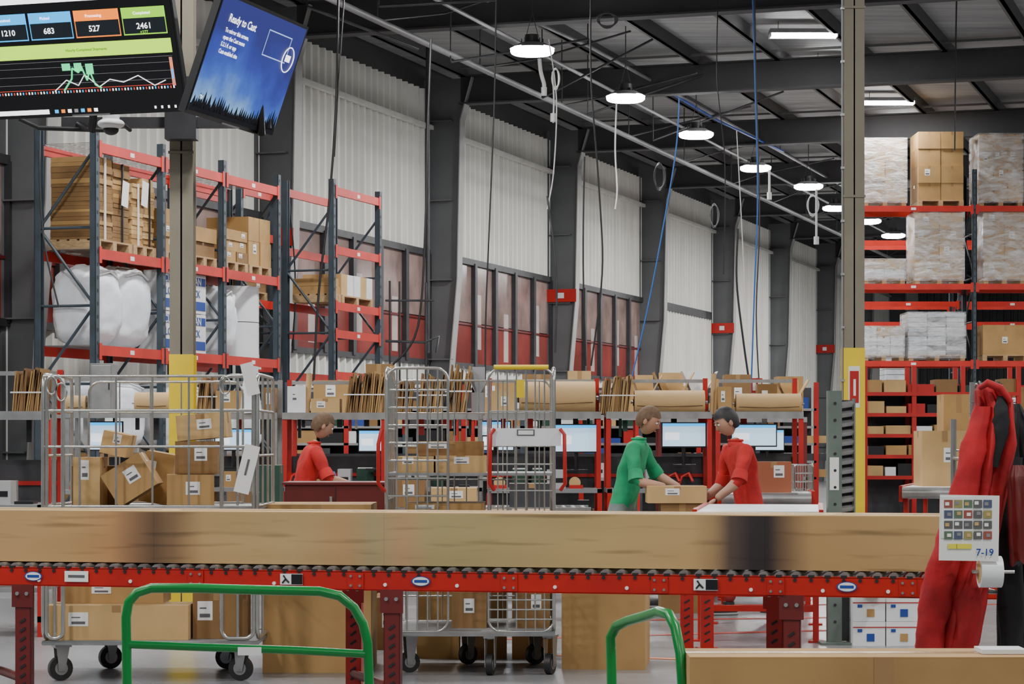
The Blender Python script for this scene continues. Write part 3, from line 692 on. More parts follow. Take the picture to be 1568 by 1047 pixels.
ctn(218,690,262,768,13.48,.25,CARD,ry=10,z0=SH); ctn(250,722,322,772,13.1,.3,CARD,rzz=8,z0=SH); ctn(268,662,333,712,13.15,.3,CARD2,z0=1.147); ctn(270,617,345,656,13.15,.3,CARD3,ry=-5,z0=1.33)
ctn(110,640,190,700,13.55,.2,CARD2,z0=SH); 
ctn(68,925,288,978,13.1,.32,CARD3,z0=.222); ctn(95,880,250,915,13.3,.3,CARD,z0=.415)
ctn(295,905,372,978,13.2,.4,CARD2,z0=.222)
d0,d1=13.35,14.15
b=B('wire_roll_cage'); xL,xR=X(592,d0),X(848,d0); xa,xb=X(686,d0),X(748,d0); T0=1.745
panel(b,'xz',xL,xa,d0,.25,T0,[1.02,1.12,1.22,1.32,1.42,1.52,1.62],5,r=.008); panel(b,'xz',xb,xR,d0,.25,T0,[.32+.055*i for i in range(12)]+[1.05,1.2,1.35,1.5],6,r=.007)
panel(b,'yz',d0,d1,xL,.25,T0,[.6,1,1.4],3); panel(b,'yz',d0,d1,xR,.25,T0,[.6,1,1.4],3); panel(b,'xz',xL,xR,d1,.25,T0-.05,[.4,.5,.6,.7,1.1,1.3,1.5],12,r=.006)
b.bx(xL,xR,d0,d1,.225,.25,GREYM); b.tube([(xL,d0,.237),(xR,d0,.237),(xR,d1,.237),(xL,d1,.237)],.016,STEEL,6,True)
b.bx(xL,xR,d0,d1,1.135,1.15,GREYM); b.bx(xL,xR,d0,d1,.90,.915,GREYM)
b.tube([(xb+.03,d0,T0+.005),(xR-.03,d0,T0+.005)],.014,YEL,8)
b.box((X(805,d0),d0-.02,Z(669,d0)),(.40,.006,.10),WHITE); b.box((X(805,d0),d0-.025,Z(662,d0)),(.10,.004,.035),PRINT); b.box((X(805,d0),d0-.028,Z(662,d0)),(.085,.004,.024),PAPER)
for u,s in((757,-1),(858,1)):
    b.tube([(X(u,d0),d0-.03,Z(657,d0)),(X(u+6*s,d0),d0-.05,Z(665,d0)),(X(u+7*s,d0),d0-.05,Z(740,d0)),(X(u,d0),d0-.03,Z(750,d0))],.011,RED,8)
b.tube([(X(585,d0),d0-.03,Z(657,d0)),(X(580,d0),d0-.05,Z(680,d0)),(X(580,d0),d0-.05,Z(740,d0)),(X(590,d0),d0-.03,Z(752,d0))],.011,RED,8)
b.box((X(797,d0),d0-.012,Z(595,d0)),(.045,.003,.10),YEL)
for x,y,yw in((xb+.01,d0+.03,80),(xR-.02,d0+.08,70),(xL+.12,d0+.2,20),(xa+.1,d1-.1,40),(xR-.1,d1-.1,30)): castor(b,x,y,.06,.225,.035,yw)
b.done()
ctn(608,672,664,697,13.45,.5,CARD3,z0=1.15); ctn(667,671,744,697,13.45,.5,CARD3,z0=1.15); ctn(640,650,740,672,13.5,.4,CARD2,z0=1.247)
ctn(620,700,742,716,13.45,.5,CARD,z0=.915)
ctn(692,905,745,960,13.6,.4,CARD2,z0=.25); ctn(790,900,842,960,13.6,.4,CARD2,z0=.25)
ctn(402,772,568,1030,13.5,.6,CARD,z0=0,name='large_cardboard_carton'); ctn(868,790,996,1026,13.7,.6,CARD,z0=0,name='large_cardboard_carton',rzz=-6)
ctn(572,880,610,960,15,.5,CARD2,z0=0); 
ctn(695,840,760,945,16.2,.5,CARD2,z0=0)
b=B('cardboard_dunnage_bundle')
for i in range(3): b.carton(X(640+i*72,14.6),X(704+i*72,14.6),14.4,14.8,0,Z(780,14.6),CARD2 if i%2 else CARD)
b.done()
b=B('stack_of_mailing_boxes'); d=15.3
for i in range(2):
    for j in range(2):
        x0=X(1306,d)+i*.218; z0=j*.16; b.bx(x0,x0+.21,d,d+.3,z0,z0+.158,WHITE); b.bx(x0-.002,x0+.212,d-.003,d,z0+.125,z0+.158,PAPER); b.bx(x0,x0+.21,d-.004,d-.003,z0+.118,z0+.124,RED)
        b.bx(x0+.09,x0+.14,d-.005,d,z0+.03,z0+.08,CARD if (i+j)%2 else BLUE); b.bx(x0+.03,x0+.06,d-.005,d,z0+.09,z0+.11,BLUE)
b.done(.003)
ctn(1325,922,1350,946,15.2,.1,CARD3,z0=.32) 
b=B('upright_flow_roller_section'); d=15.4
GG=M('grey_green_paint',(.12,.15,.13),.5,var=.2,scale=6)
x0,x1=X(1268,d),X(1310,d); zt=Z(598,d)
b.bx(x0,x0+.03,d,d+.09,0,zt,GG); b.bx(x1-.01,x1,d,d+.09,0,zt-.05,GG); b.bx(x0,x0+.09,d-.004,d,0,zt,GG)
z=.52
while z<zt-.05:
    b.box(((x0+.09+x1-.005)/2,d+.02,z),(x1-.005-x0-.09,.03,.030),STEEL,(math.radians(35),math.radians(-8),0)); z+=.062
b.bx(x0+.09,x1-.012,d+.06,d+.065,.02,zt-.06,DSTEEL)
for i in range(14): b.cyl((x0+.045,d-.008,.15+i*.11),(x0+.045,d-.004,.15+i*.11),.010,BLACK,8)
b.bx(x0+.01,x0+.07,d-.007,d-.004,Z(750,d),Z(700,d),PAPER); b.bx(x0-.05,x1+.05,d-.05,d+.15,0,.015,GG); b.done()

# ---------------------------------------------------------------- packing benches
def monitor(b,x,y,z,w,h,mat=SCREEN):
    b.bx(x-w/2,x+w/2,y,y+.03,z,z+h,BLK2); b.bx(x-w/2+.01,x+w/2-.01,y-.002,y,z+.012,z+h-.01,mat)
    b.bx(x-w/2+.01,x+w/2-.01,y-.003,y-.002,z+h-.035,z+h-.01,CY); b.bx(x-w/2+.03,x-w/2+w*.4,y-.003,y-.002,z+h*.3,z+h*.6,em('ui_window',(.8,.85,.9),1.0))
    b.cyl((x,y+.03,z-.15),(x,y+.03,z+.05),.018,BLK2,8); b.bx(x-.1,x+.1,y-.05,y+.12,z-.16,z-.145,BLK2)
def bench(u0,u1,d,post=RED,tz=.93,sz=1.57,mons=(),dep=.75):
    b=B('packing_bench'); x0,x1=X(u0,d),X(u1,d)
    b.bx(x0,x1,d,d+dep,tz-.035,tz,GREYM); b.bx(x0,x1,d+.25,d+dep,sz-.025,sz,STEEL); b.bx(x0,x1,d+.24,d+.25,sz-.04,sz+.02,STEEL)
    b.bx(x0+.03,x1-.03,d+.05,d+dep-.05,.3,.33,GREYM)
    for x in(x0,x1-.04):
        b.bx(x,x+.04,d+dep-.05,d+dep,0,sz+.32,post); b.bx(x,x+.04,d,d+.04,0,tz,post); b.bx(x,x+.04,d+.25,d+.29,tz,sz,post)
        b.bx(x,x+.04,d,d+dep,.1,.14,post)
    b.bx(x0,x1,d+dep-.04,d+dep-.02,1.02,1.05,post); b.bx(x0,x1,d+dep-.04,d+dep-.02,sz+.28,sz+.31,STEEL)
    b.bx(x0+.04,x1-.04,d+dep-.02,d+dep-.01,tz,1.2,DSTEEL)
    for (u,w,h,v) in mons: monitor(b,X(u,d),d+.35,Z(v,d+.35),w,h)
    x=x0+.06
    while x<x1-.2:
        k=random.random(); w=random.uniform(.08,.16)
        if k<.15: b.bx(x,x+w,d+.12,d+.28,tz,tz+.02,BLK2)
        elif k<.35: b.cyl((x+.05,d+.15,tz+.05),(x+.05,d+.21,tz+.05),.05,CARD3,14); b.bx(x,x+.12,d+.14,d+.22,tz,tz+.03,RED)
        elif k<.55: b.bx(x,x+w,d+.5,d+.7,tz,tz+.16,GREENM); b.bx(x+.01,x+w-.01,d+.51,d+.69,tz+.16,tz+.17,PAPER)
        elif k<.7: b.bx(x,x+w,d+.15,d+.4,tz,tz+.16,M('printer_grey',(.4,.4,.4),.5)); b.bx(x+.02,x+w-.02,d+.148,d+.15,tz+.05,tz+.09,BLK2)
        elif k<.85: b.tube([(x,d+.2,tz+.0),(x+.03,d+.22,tz+.1),(x+.09,d+.2,tz+.13),(x+.12,d+.15,tz+.06)],.012,random.choice([BLK2,BLUE,RED]),6)
        else: b.carton(x,x+w,d+.2,d+.4,tz,tz+random.uniform(.08,.16),CARD)
        x+=w+.03
    x=x0+.06
    while x<x1-.2:
        w=random.uniform(.08,.2); h=random.uniform(.08,.2); m=random.choice([RED,GREENM,CARD,PAPER,BLK2,BLUE,CARD2]); b.bx(x,x+w,d+.4,d+.65,.33,.33+h*1.8,m); x+=w+.04
    x=x0+.12
    while x<x1-.1:
        h=random.uniform(.06,.2); b.bx(x,x+random.uniform(.02,.06),d+.45,d+.5,sz-.03-h,sz-.025,random.choice([BLK2,DSTEEL,GREENM,RED,PAPER])); x+=random.uniform(.1,.25)
    return b.done()
bench(428,588,20.6,RED,mons=((574,.34,.20,692),)); bench(596,738,20.6,STEEL,mons=((758,.28,.14,668),)); bench(745,922,20,RED,mons=((884,.40,.25,693),)); bench(930,1094,20,RED,mons=((1052,.39,.22,685),)); bench(1100,1236,20,RED,mons=((1161,.40,.20,684),))
bench(-60,66,16,RED,tz=.9,sz=1.52); bench(90,260,19.5,STEEL,mons=((150,.3,.25,690),)); bench(300,420,20.6,STEEL,mons=((350,.34,.2,690),))
bench(440,700,26,RED,sz=1.62); bench(720,980,26.5,RED,sz=1.62,mons=((760,.4,.25,690),)); bench(1010,1240,27,DRED,sz=1.6,mons=((1180,.4,.25,690),))
S=1.57
def flats(u0,u1,v0,d,dep=.35,z0=S,name='flattened_carton_bundle',lean=6):
    b=B(name); x=X(u0,d); x1=X(u1,d); h=Z(v0,d)-z0
    while x<x1-.02:
        hh=h*random.uniform(.82,1); m=random.choice([CARD,CARD2,CARD2]); a=math.radians(random.uniform(lean-3,lean+3)); t=random.uniform(.008,.016)
        b.box((x+math.sin(a)*hh/2+t/2,d+dep/2,z0+hh/2*math.cos(a)+.003),(t,dep,hh),m,(0,a,0)); x+=t+random.uniform(.002,.007)
    b.bx(X(u0,d)-.01,x1+.04,d-.004,d-.001,z0+h*.45,z0+h*.48,PAPER); return b.done()
DS=20.4
flats(528,586,568,20.95,.35); flats(640,680,570,20.95,.4); flats(683,716,557,20.95,.4); flats(920,966,572,DS); flats(604,632,578,20.95,.3)
flats(18,64,562,16.35,.3,1.52); flats(300,326,575,20.95,.3)
def hroll(u0,u1,v0,d,z0=S,name='kraft_paper_roll',mat=KRAFT):
    r=(Z(v0,d)-z0)/2; b=B(name); b.cyl((X(u0,d),d+r,z0+r),(X(u1,d),d+r,z0+r),r,mat,28); b.cyl((X(u0,d)-.01,d+r,z0+r),(X(u1,d)+.01,d+r,z0+r),r*.3,CEDGE,14); b.cyl((X(u0,d)-.03,d+r,z0+r),(X(u1,d)+.03,d+r,z0+r),r*.12,STEEL,10)
    b.tube([(X(u0,d)+.02,d+.004,z0+r*.7),(X((u0+u1)/2,d),d-.002,z0+r*.62),(X(u1,d)-.02,d+.004,z0+r*.72)],.003,CEDGE,4); return b.done()
hroll(795,912,583,DS); hroll(972,1080,597,DS); hroll(1128,1228,602,DS); hroll(205,258,600,19.9); hroll(100,130,605,19.9)
def openbox(u0,u1,v1,d,dep=.3,z0=S,h=.12,mat=CARD3,name='open_cardboard_box'):
    b=B(name); x0,x1=X(u0,d),X(u1,d); t=.006; z1=z0+h
    b.bx(x0,x1,d,d+dep,z0,z0+t,mat); b.bx(x0,x1,d,d+t,z0,z1,mat); b.bx(x0,x1,d+dep-t,d+dep,z0,z1,mat); b.bx(x0,x0+t,d,d+dep,z0,z1,mat); b.bx(x1-t,x1,d,d+dep,z0,z1,mat)
    f=Z(v1,d)-z1; 
    b.box((x0-.02,d+dep/2,z1+f*.45),(t,dep,f),mat,(0,math.radians(-25),0)); b.box((x1+.03,d+dep/2,z1+f*.45),(t,dep,f),mat,(0,math.radians(30),0)); b.box(((x0+x1)/2,d+dep+.03,z1+f*.45),(x1-x0,t,f),mat,(math.radians(-22),0,0))
    return b.done()
openbox(1012,1050,566,20.75,.25,h=.2); openbox(1056,1085,564,20.75,.25,h=.2,mat=WHITE); openbox(975,1003,570,20.75,.25,h=.2)
openbox(722,742,556,20.95,.25,h=.2,mat=GREYM); openbox(1200,1228,578,20.72,.2,h=.18)
ctn(476,607,520,632,20.95,.3,CARD3,z0=S); ctn(400,590,420,632,20.95,.3,CARD2,z0=S) 
ctn(440,588,468,632,20.95,.3,WHITE,z0=S); ctn(330,595,372,632,20.95,.3,CARD,z0=S); ctn(1100,590,1120,632,DS,.3,CARD,z0=S)
ctn(752,596,788,632,DS,.25,CARD3,z0=S); ctn(1160,585,1190,632,20.72,.2,CARD2,z0=S)
b=B('cardboard_tubes')
for u,v,r in((592,566,.03),(597,560,.022),(1090,572,.022),(1095,580,.018),(470,572,.025)): 
    dd=21.0 if u<700 else 20.5; b.cyl((X(u,dd),dd,S),(X(u,dd)+.02,dd+.02,Z(v,dd)),r,KRAFT,14); b.cyl((X(u,dd)+.02,dd+.02,Z(v,dd)),(X(u,dd)+.02,dd+.02,Z(v,dd)+.004),r*.8,CEDGE,12)
b.done()
b=B('white_foam_sheet_roll')
b.tube([V3(385,632,20.9),V3(383,590,20.9),V3(387,560,20.9)],[.10,.07,.05],FOAM,14); b.done()
b=B('grey_electrical_cabinet'); d=19.9; b.bx(X(138,d),X(172,d),d,d+.25,S,Z(556,d),GREYM); b.bx(X(140,d),X(170,d),d-.006,d,S+.02,Z(559,d),STEEL); b.bx(X(166,d),X(168,d),d-.015,d-.006,S+.2,S+.27,BLACK); b.done(.003)
for (u0,v0,u1,mt,dd,zz) in((480,585,540,CARD,26.3,1.62),(560,560,600,CARD2,26.3,1.62),(735,585,790,CARD,26.8,1.62),(800,575,850,CARD2,26.8,1.62),(1020,590,1060,CARD,27.3,1.6),(1190,575,1230,CARD,27.3,1.6),(870,570,905,CARD3,26.8,1.62),(940,585,975,CARD,26.8,1.62),(1110,572,1150,CARD2,27.3,1.6)):
    ctn(u0,v0,u1,640,dd,.35,mt,z0=zz)
b=B('aisle_number_sign'); d=20.9
for u in(1163,1155): b.box((X(u,d),d,Z(590,d)),(.05,.006,.13),RED); b.box((X(u,d),d-.005,Z(590,d)),(.028,.004,.09),PAPER)
b.cyl((X(1160,d),d+.01,S),(X(1160,d),d+.01,Z(578,d)),.008,STEEL,6); b.done()
b=B('gravity_roller_line'); d=16.8; z0=.86
b.bx(X(395,d),X(905,d),d,d+.03,z0-.08,z0,STEEL); b.bx(X(395,d),X(905,d),d+.6,d+.63,z0-.08,z0,STEEL)
x=X(400,d)
while x<X(900,d): b.cyl((x,d+.03,z0-.02),(x,d+.6,z0-.02),.022,CHROME,10); x+=.07
for u in(410,600,760,895):
    for y in(d,d+.58): b.bx(X(u,d)-.03,X(u,d)+.03,y,y+.04,0,z0-.08,DRED if y==d else GREYM)
b.done()
ctn(592,722,650,764,16.9,.4,CARD2,z0=z0); ctn(520,740,560,764,16.9,.3,GREENM,z0=z0,label=False,name='green_tote_bin'); ctn(395,700,428,764,16.9,.3,GREENM,z0=z0,label=False,name='green_tote_bin'); ctn(660,735,730,764,16.9,.4,CARD3,z0=z0); ctn(780,728,850,764,16.9,.3,DSTEEL,z0=z0,label=False,name='grey_tote_bin')
b=B('dark_red_cabinet'); d=15.6
b.bx(X(436,d),X(592,d),d,d+.5,.04,Z(742,d),DRED); b.bx(X(432,d),X(596,d),d-.02,d+.52,Z(742,d),Z(738,d),DRED); b.bx(X(514,d)-.003,X(514,d)+.003,d-.003,d,.08,Z(746,d),BLACK); b.bx(X(505,d),X(509,d),d-.02,d,Z(775,d),Z(760,d),STEEL); b.bx(X(440,d),X(588,d),d+.03,d+.47,0,.04,BLACK); b.done(.004)
def belt(p0,p1,w,z,name='belt_conveyor',side=RED,top=BELT):
    p0=Vector(p0);p1=Vector(p1); L=(p1-p0).length; a_=math.atan2(p1.y-p0.y,p1.x-p0.x)
    b=B(name,Matrix.Translation((p0.x,p0.y,0))@Matrix.Rotation(a_,4,'Z'))
    b.bx(0,L,-w/2,w/2,z-.03,z,top)
    for y in(-w/2-.03,w/2): b.bx(0,L,y,y+.03,z-.13,z+.012,side)
    b.cyl((0,-w/2,z-.05),(0,w/2,z-.05),.05,STEEL,16); b.cyl((L,-w/2,z-.05),(L,w/2,z-.05),.05,STEEL,16)
    k=max(2,int(L/2.2)+1)
    for i in range(k):
        x=.15+(L-.3)*i/(k-1)
        for y in(-w/2,w/2-.04): b.bx(x-.035,x+.035,y,y+.04,0,z-.1,side); b.bx(x-.06,x+.06,y-.03,y+.07,0,.012,side)
        b.bx(x-.02,x+.02,-w/2,w/2,.2,.24,side)
    return b.done()
belt((1.62,15.5),(1.85,17.3),.80,.87); belt((2.05,18.95),(2.13,19.9),.72,.92); belt((3.75,20.7),(6.1,30),.62,.93)
ctn(1158,715,1212,762,19.0,.35,M('carton_reddish',(.32,.10,.045),.8),z0=.92)
b=B('wire_basket'); d=19.4; panel(b,'xz',X(1217,d),X(1245,d),d,.92,1.14,[1.0,1.07],6,r=.006,rr=.02); panel(b,'xz',X(1217,d),X(1245,d),d+.3,.92,1.14,[1.0,1.07],6,r=.006,rr=.02); 
for x in(X(1217,d),X(1245,d)): panel(b,'yz',d,d+.3,x,.92,1.14,[1.0,1.07],4,r=.006,rr=.02)
b.done()
b=B('roller_conveyor_stand'); d=15.0
for u in(1052,1083):
    b.bx(X(u-10,d),X(u+10,d),d,d+.05,0,Z(800,d),RED)
    for k in range(9): b.box((X(u,d),d-.002,.06+k*.05),(.04,.003,.012),BLACK,(0,math.radians(-30),0))
    b.box((X(u,d),d+.02,.006),(.14,.14,.012),RED)
b.bx(X(1035,d),X(1100,d),d-.01,d+.3,Z(800,d),Z(792,d),RED); b.done()
ctn(1412,640,1482,725,21.2,.45,CARD3,z0=.93) ; ctn(1445,586,1492,725,21.8,.35,CARD,z0=.93); ctn(1500,650,1550,720,24.5,.5,CARD2,z0=0) 
b=B('shelving_unit'); d=31.5
for u in(1325,1400,1475,1560): b.bx(X(u,d)-.03,X(u,d)+.03,d,d+.05,0,Z(560,d),RED); b.bx(X(u,d)-.03,X(u,d)+.03,d+.55,d+.6,0,Z(560,d),RED)
b.bx(X(1325,d),X(1560,d),d+.6,d+.61,0,Z(596,d),DSTEEL)  # dark sheet added in place of the shade behind these shelves
for v in(600,632,664,696,728):
    b.bx(X(1325,d),X(1560,d),d,d+.6,Z(v,d)-.02,Z(v,d),STEEL); b.bx(X(1325,d),X(1560,d),d-.01,d,Z(v,d)-.05,Z(v,d),RED if v%64 else STEEL)
    x=X(1330,d)
    while x<X(1545,d): 
        w=random.uniform(.12,.35); b.bx(x,x+w,d+.03,d+.5,Z(v,d),Z(v,d)+random.uniform(.08,.18),random.choice([CARD,CARD2,WHITE,GREENM,BLK2,RED,CARD3])); x+=w+.03
b.done()
b=B('shelving_unit'); d=30
for i,u in enumerate(range(440,1260,90)):
    b.bx(X(u,d)-.03,X(u,d)+.03,d,d+.05,0,Z(585,d),RED if i%2 else BLUESTEEL)
b.bx(X(440,d),X(1250,d),d+.5,d+.51,0,Z(592,d),DSTEEL)  # added dark backing, stands in for the dim midground shade
for v in(625,652,678,705,730):
    b.bx(X(440,d),X(1250,d),d,d+.5,Z(v,d)-.03,Z(v,d),STEEL)
    x=X(445,d)
    while x<X(1240,d):
        w=random.uniform(.12,.4); b.bx(x,x+w,d+.03,d+.45,Z(v,d),Z(v,d)+random.uniform(.06,.19),random.choice([CARD,CARD2,WHITE,GREENM,BLK2,RED,CARD3,BLUE,DSTEEL,BLK2,DSTEEL])); x+=w+.04
b.done()

# ---------------------------------------------------------------- garment rack with jackets, notices and tape
RJ=M('red_jacket_cloth',(.38,.006,.010),.75,var=.35,scale=7,bump=.6); BJ=M('black_jacket_cloth',(.010,.010,.012),.8,var=.3,scale=7,bump=.4)
b=B('clothing_rack_trolley'); d=8.1
xp=X(1489,d); xq=xp+.75
for x in(xp,xq):
    b.cyl((x,d,.12),(x,d,Z(585,d)),.010,CHROME,12); b.cyl((x,d+.35,.12),(x,d+.35,Z(640,d)),.011,CHROME,12)
    for y in(d,d+.35): castor(b,x,y,.05,.12,.025)
    for k in range(30): b.cyl((x,d,.3+k*.04),(x,d,.304+k*.04),.0115,STEEL,10)
for z in(.20,Z(906,d),Z(703,d)):
    for y in(d,d+.35): b.tube([(xp,y,z),(xq,y,z)],.007,CHROME,8); b.tube([(xp,y,z+.03),(xq,y,z+.03)],.004,CHROME,6)
    b.tube([(xp,d,z),(xp,d+.35,z)],.007,CHROME,8); b.tube([(xq,d,z),(xq,d+.35,z)],.007,CHROME,8)
    for i in range(1,16): b.tube([(xp+.75*i/16,d,z),(xp+.75*i/16,d+.35,z)],.003,CHROME,5)
b.tube([(xp,d,Z(588,d)),(xp+.06,d,Z(590,d)),(xp+.07,d-.1,Z(592,d))],.006,CHROME,8)
b.done()
def cloth(name,secs,mat,seed=0,nr=96,folds=7,fa=.16):
    # secs: (x,y,z,halfwidth x, halfwidth y)
    b=B(name); vs=[];N=len(secs); fine=[]
    for i in range(N-1):
        for k in range(8):
            t=k/8; fine.append([secs[i][j]*(1-t)+secs[i+1][j]*t for j in range(5)])
    fine.append(list(secs[-1])); L=len(fine)
    for i,(x,y,z,a_,c_) in enumerate(fine):
        g=min(1,i/14)
        for k in range(nr):
            q=2*math.pi*k/nr
            f=g*fa*math.sin(q*folds+seed+1.2*math.sin(z*4+seed))+.22*noise.noise(Vector((math.cos(q)*2,math.sin(q)*2+seed,z*3)))+.10*noise.noise(Vector((math.cos(q)*5,math.sin(q)*5+seed,z*11)))
            fy=1+f*2.0; fx=1+f*.45
            vs.append((x+a_*math.cos(q)*fx,y+c_*math.sin(q)*fy,z+(.012*math.sin(q*folds+seed)*g if i==L-1 else 0)))
    fs=[]
    for i in range(L-1):
        for k in range(nr): fs.append((i*nr+k,i*nr+(k+1)%nr,(i+1)*nr+(k+1)%nr,(i+1)*nr+k))
    b.add(vs,fs,mat,True); b.add(vs,[tuple(range(nr))],mat); b.add(vs,[tuple(range((L-1)*nr,L*nr))],BLACK)
    return b
def S5(u,v,w,d,wy): x,y,z=V3(u,v,d); return (x,y,z,w/2/F*d,wy)
d=7.95
b=cloth('hanging_red_jacket',[S5(1508,588,20,d,.02),S5(1518,598,48,d,.04),S5(1523,618,56,d,.055),S5(1517,680,74,d,.06),S5(1503,750,78,d,.065),S5(1483,830,90,d,.07),S5(1462,900,98,d,.075),S5(1450,995,94,d,.08)],RJ,seed=1)
def sleeve(b,pts,mat,seed=0,fl=.65):
    P=[];R=[]
    for i in range(len(pts)-1):
        for k in range(6):
            t=k/6; q=[pts[i][j]*(1-t)+pts[i+1][j]*t for j in range(4)]; P.append(V3(q[0],q[1],q[2])); R.append(q[3])
    P.append(V3(*pts[-1][:3])); R.append(pts[-1][3]); nn=28; vs=[]
    for i,(p,r) in enumerate(zip(P,R)):
        for k in range(nn):
            q=2*math.pi*k/nn; f=1+.18*noise.noise(Vector((math.cos(q)*1.5+seed,math.sin(q)*1.5,i*.45)))+.07*math.sin(i*1.3+q*2+seed)
            vs.append((p[0]+r*math.cos(q)*f,p[1]+r*fl*math.sin(q)*f,p[2]))
    fs=[(i*nn+k,i*nn+(k+1)%nn,(i+1)*nn+(k+1)%nn,(i+1)*nn+k) for i in range(len(P)-1) for k in range(nn)]
    b.add(vs,fs,mat,True); b.add(vs,[tuple(range(nn)),tuple(range((len(P)-1)*nn,len(P)*nn))],BLACK)
sleeve(b,[(1504,622,7.9,.028),(1490,690,7.88,.043),(1473,770,7.87,.048),(1450,850,7.86,.052),(1432,920,7.86,.052),(1422,994,7.86,.046)],RJ,1)
sleeve(b,[(1500,850,7.88,.036),(1482,920,7.86,.046),(1472,994,7.86,.044)],RJ,5)
b.tube([V3(1500,594,7.9),V3(1512,586,7.88),V3(1532,594,7.88),V3(1549,616,7.88)],[.008,.014,.014,.009],RJ,10)
sleeve(b,[(1532,606,7.885,.012),(1534,630,7.88,.026),(1532,660,7.88,.026),(1524,715,7.885,.010)],BJ,3,.4)
b.tube([V3(1503,592,7.95),V3(1500,584,8.0),V3(1498,587,8.04)],.004,BLACK,6)
b.done()
b=cloth('hanging_black_jacket',[S5(1556,618,12,8.12,.02),S5(1558,650,40,8.12,.05),S5(1560,700,54,8.12,.06),S5(1566,800,70,8.12,.07),S5(1568,900,76,8.12,.07),S5(1570,1000,82,8.12,.07)],BJ,seed=4); sleeve(b,[(1548,700,8.0,.04),(1548,850,8.0,.045),(1549,1000,8.0,.04)],BJ,3); b.done()
b=cloth('hanging_red_jacket',[S5(1560,712,20,7.85,.02),S5(1566,730,44,7.85,.035),S5(1572,800,52,7.85,.04),S5(1574,862,50,7.85,.04)],DRED,seed=7,folds=5); b.done()
b=B('pinned_notice_sheets'); d=7.70
b.box((X(1484,d),d,Z(808,d)),(.195,.002,.215),PAPER,(0,math.radians(1),0)); b.box((X(1464,d),d-.002,Z(792,d)),(.10,.002,.135),WHITE)
cols=[M('print_%d'%i,c,.6) for i,c in enumerate(((.30,.07,.05),(.10,.16,.10),(.07,.09,.16),(.30,.26,.09),(.10,.10,.10)))]
for i in range(5):
    for j in range(4):
        b.box((X(1452+i*15,d),d-.004,Z(771+j*16,d)),(.028,.001,.026),cols[(i*3+j*2+i*j)%5])
        b.box((X(1450+i*15+(j%2)*3,d),d-.005,Z(771+j*16,d)+.003*(i%2)),(.013,.001,.011),[PAPER,GREYM,CARD3][(i+j)%3])
for u,w in ((1458,.03),(1476,.05)): b.box((X(u,d),d-.004,Z(836,d)),(w,.001,.016),M('highlighter_yellow',(.75,.65,.05),.6))
b.text('7-19',.032,BLUE,Matrix.Translation((X(1494,d),d-.006,Z(850,d)))@Matrix.Rotation(math.pi/2,4,'X'),True)
b.cyl((X(1489,d),d+.004,Z(765,d)),(X(1489,d),8.09,Z(765,d)),.004,CHROME,6); b.cyl((X(1489,d),d+.004,Z(850,d)),(X(1489,d),8.09,Z(850,d)),.004,CHROME,6)
b.done()
b=B('packing_tape_roll'); x,y,z=V3(1516,875,7.75); b.cyl((x-.036,y,z),(x+.036,y,z),.052,WHITE,28); b.cyl((x-.037,y,z),(x+.037,y,z),.038,CARD3,20); b.tube([(x-.055,y,z),(x+.08,y,z)],.006,CHROME,8); b.tube([(x-.055,y,z),(X(1489,8.1),8.08,z)],.006,CHROME,8); b.done()

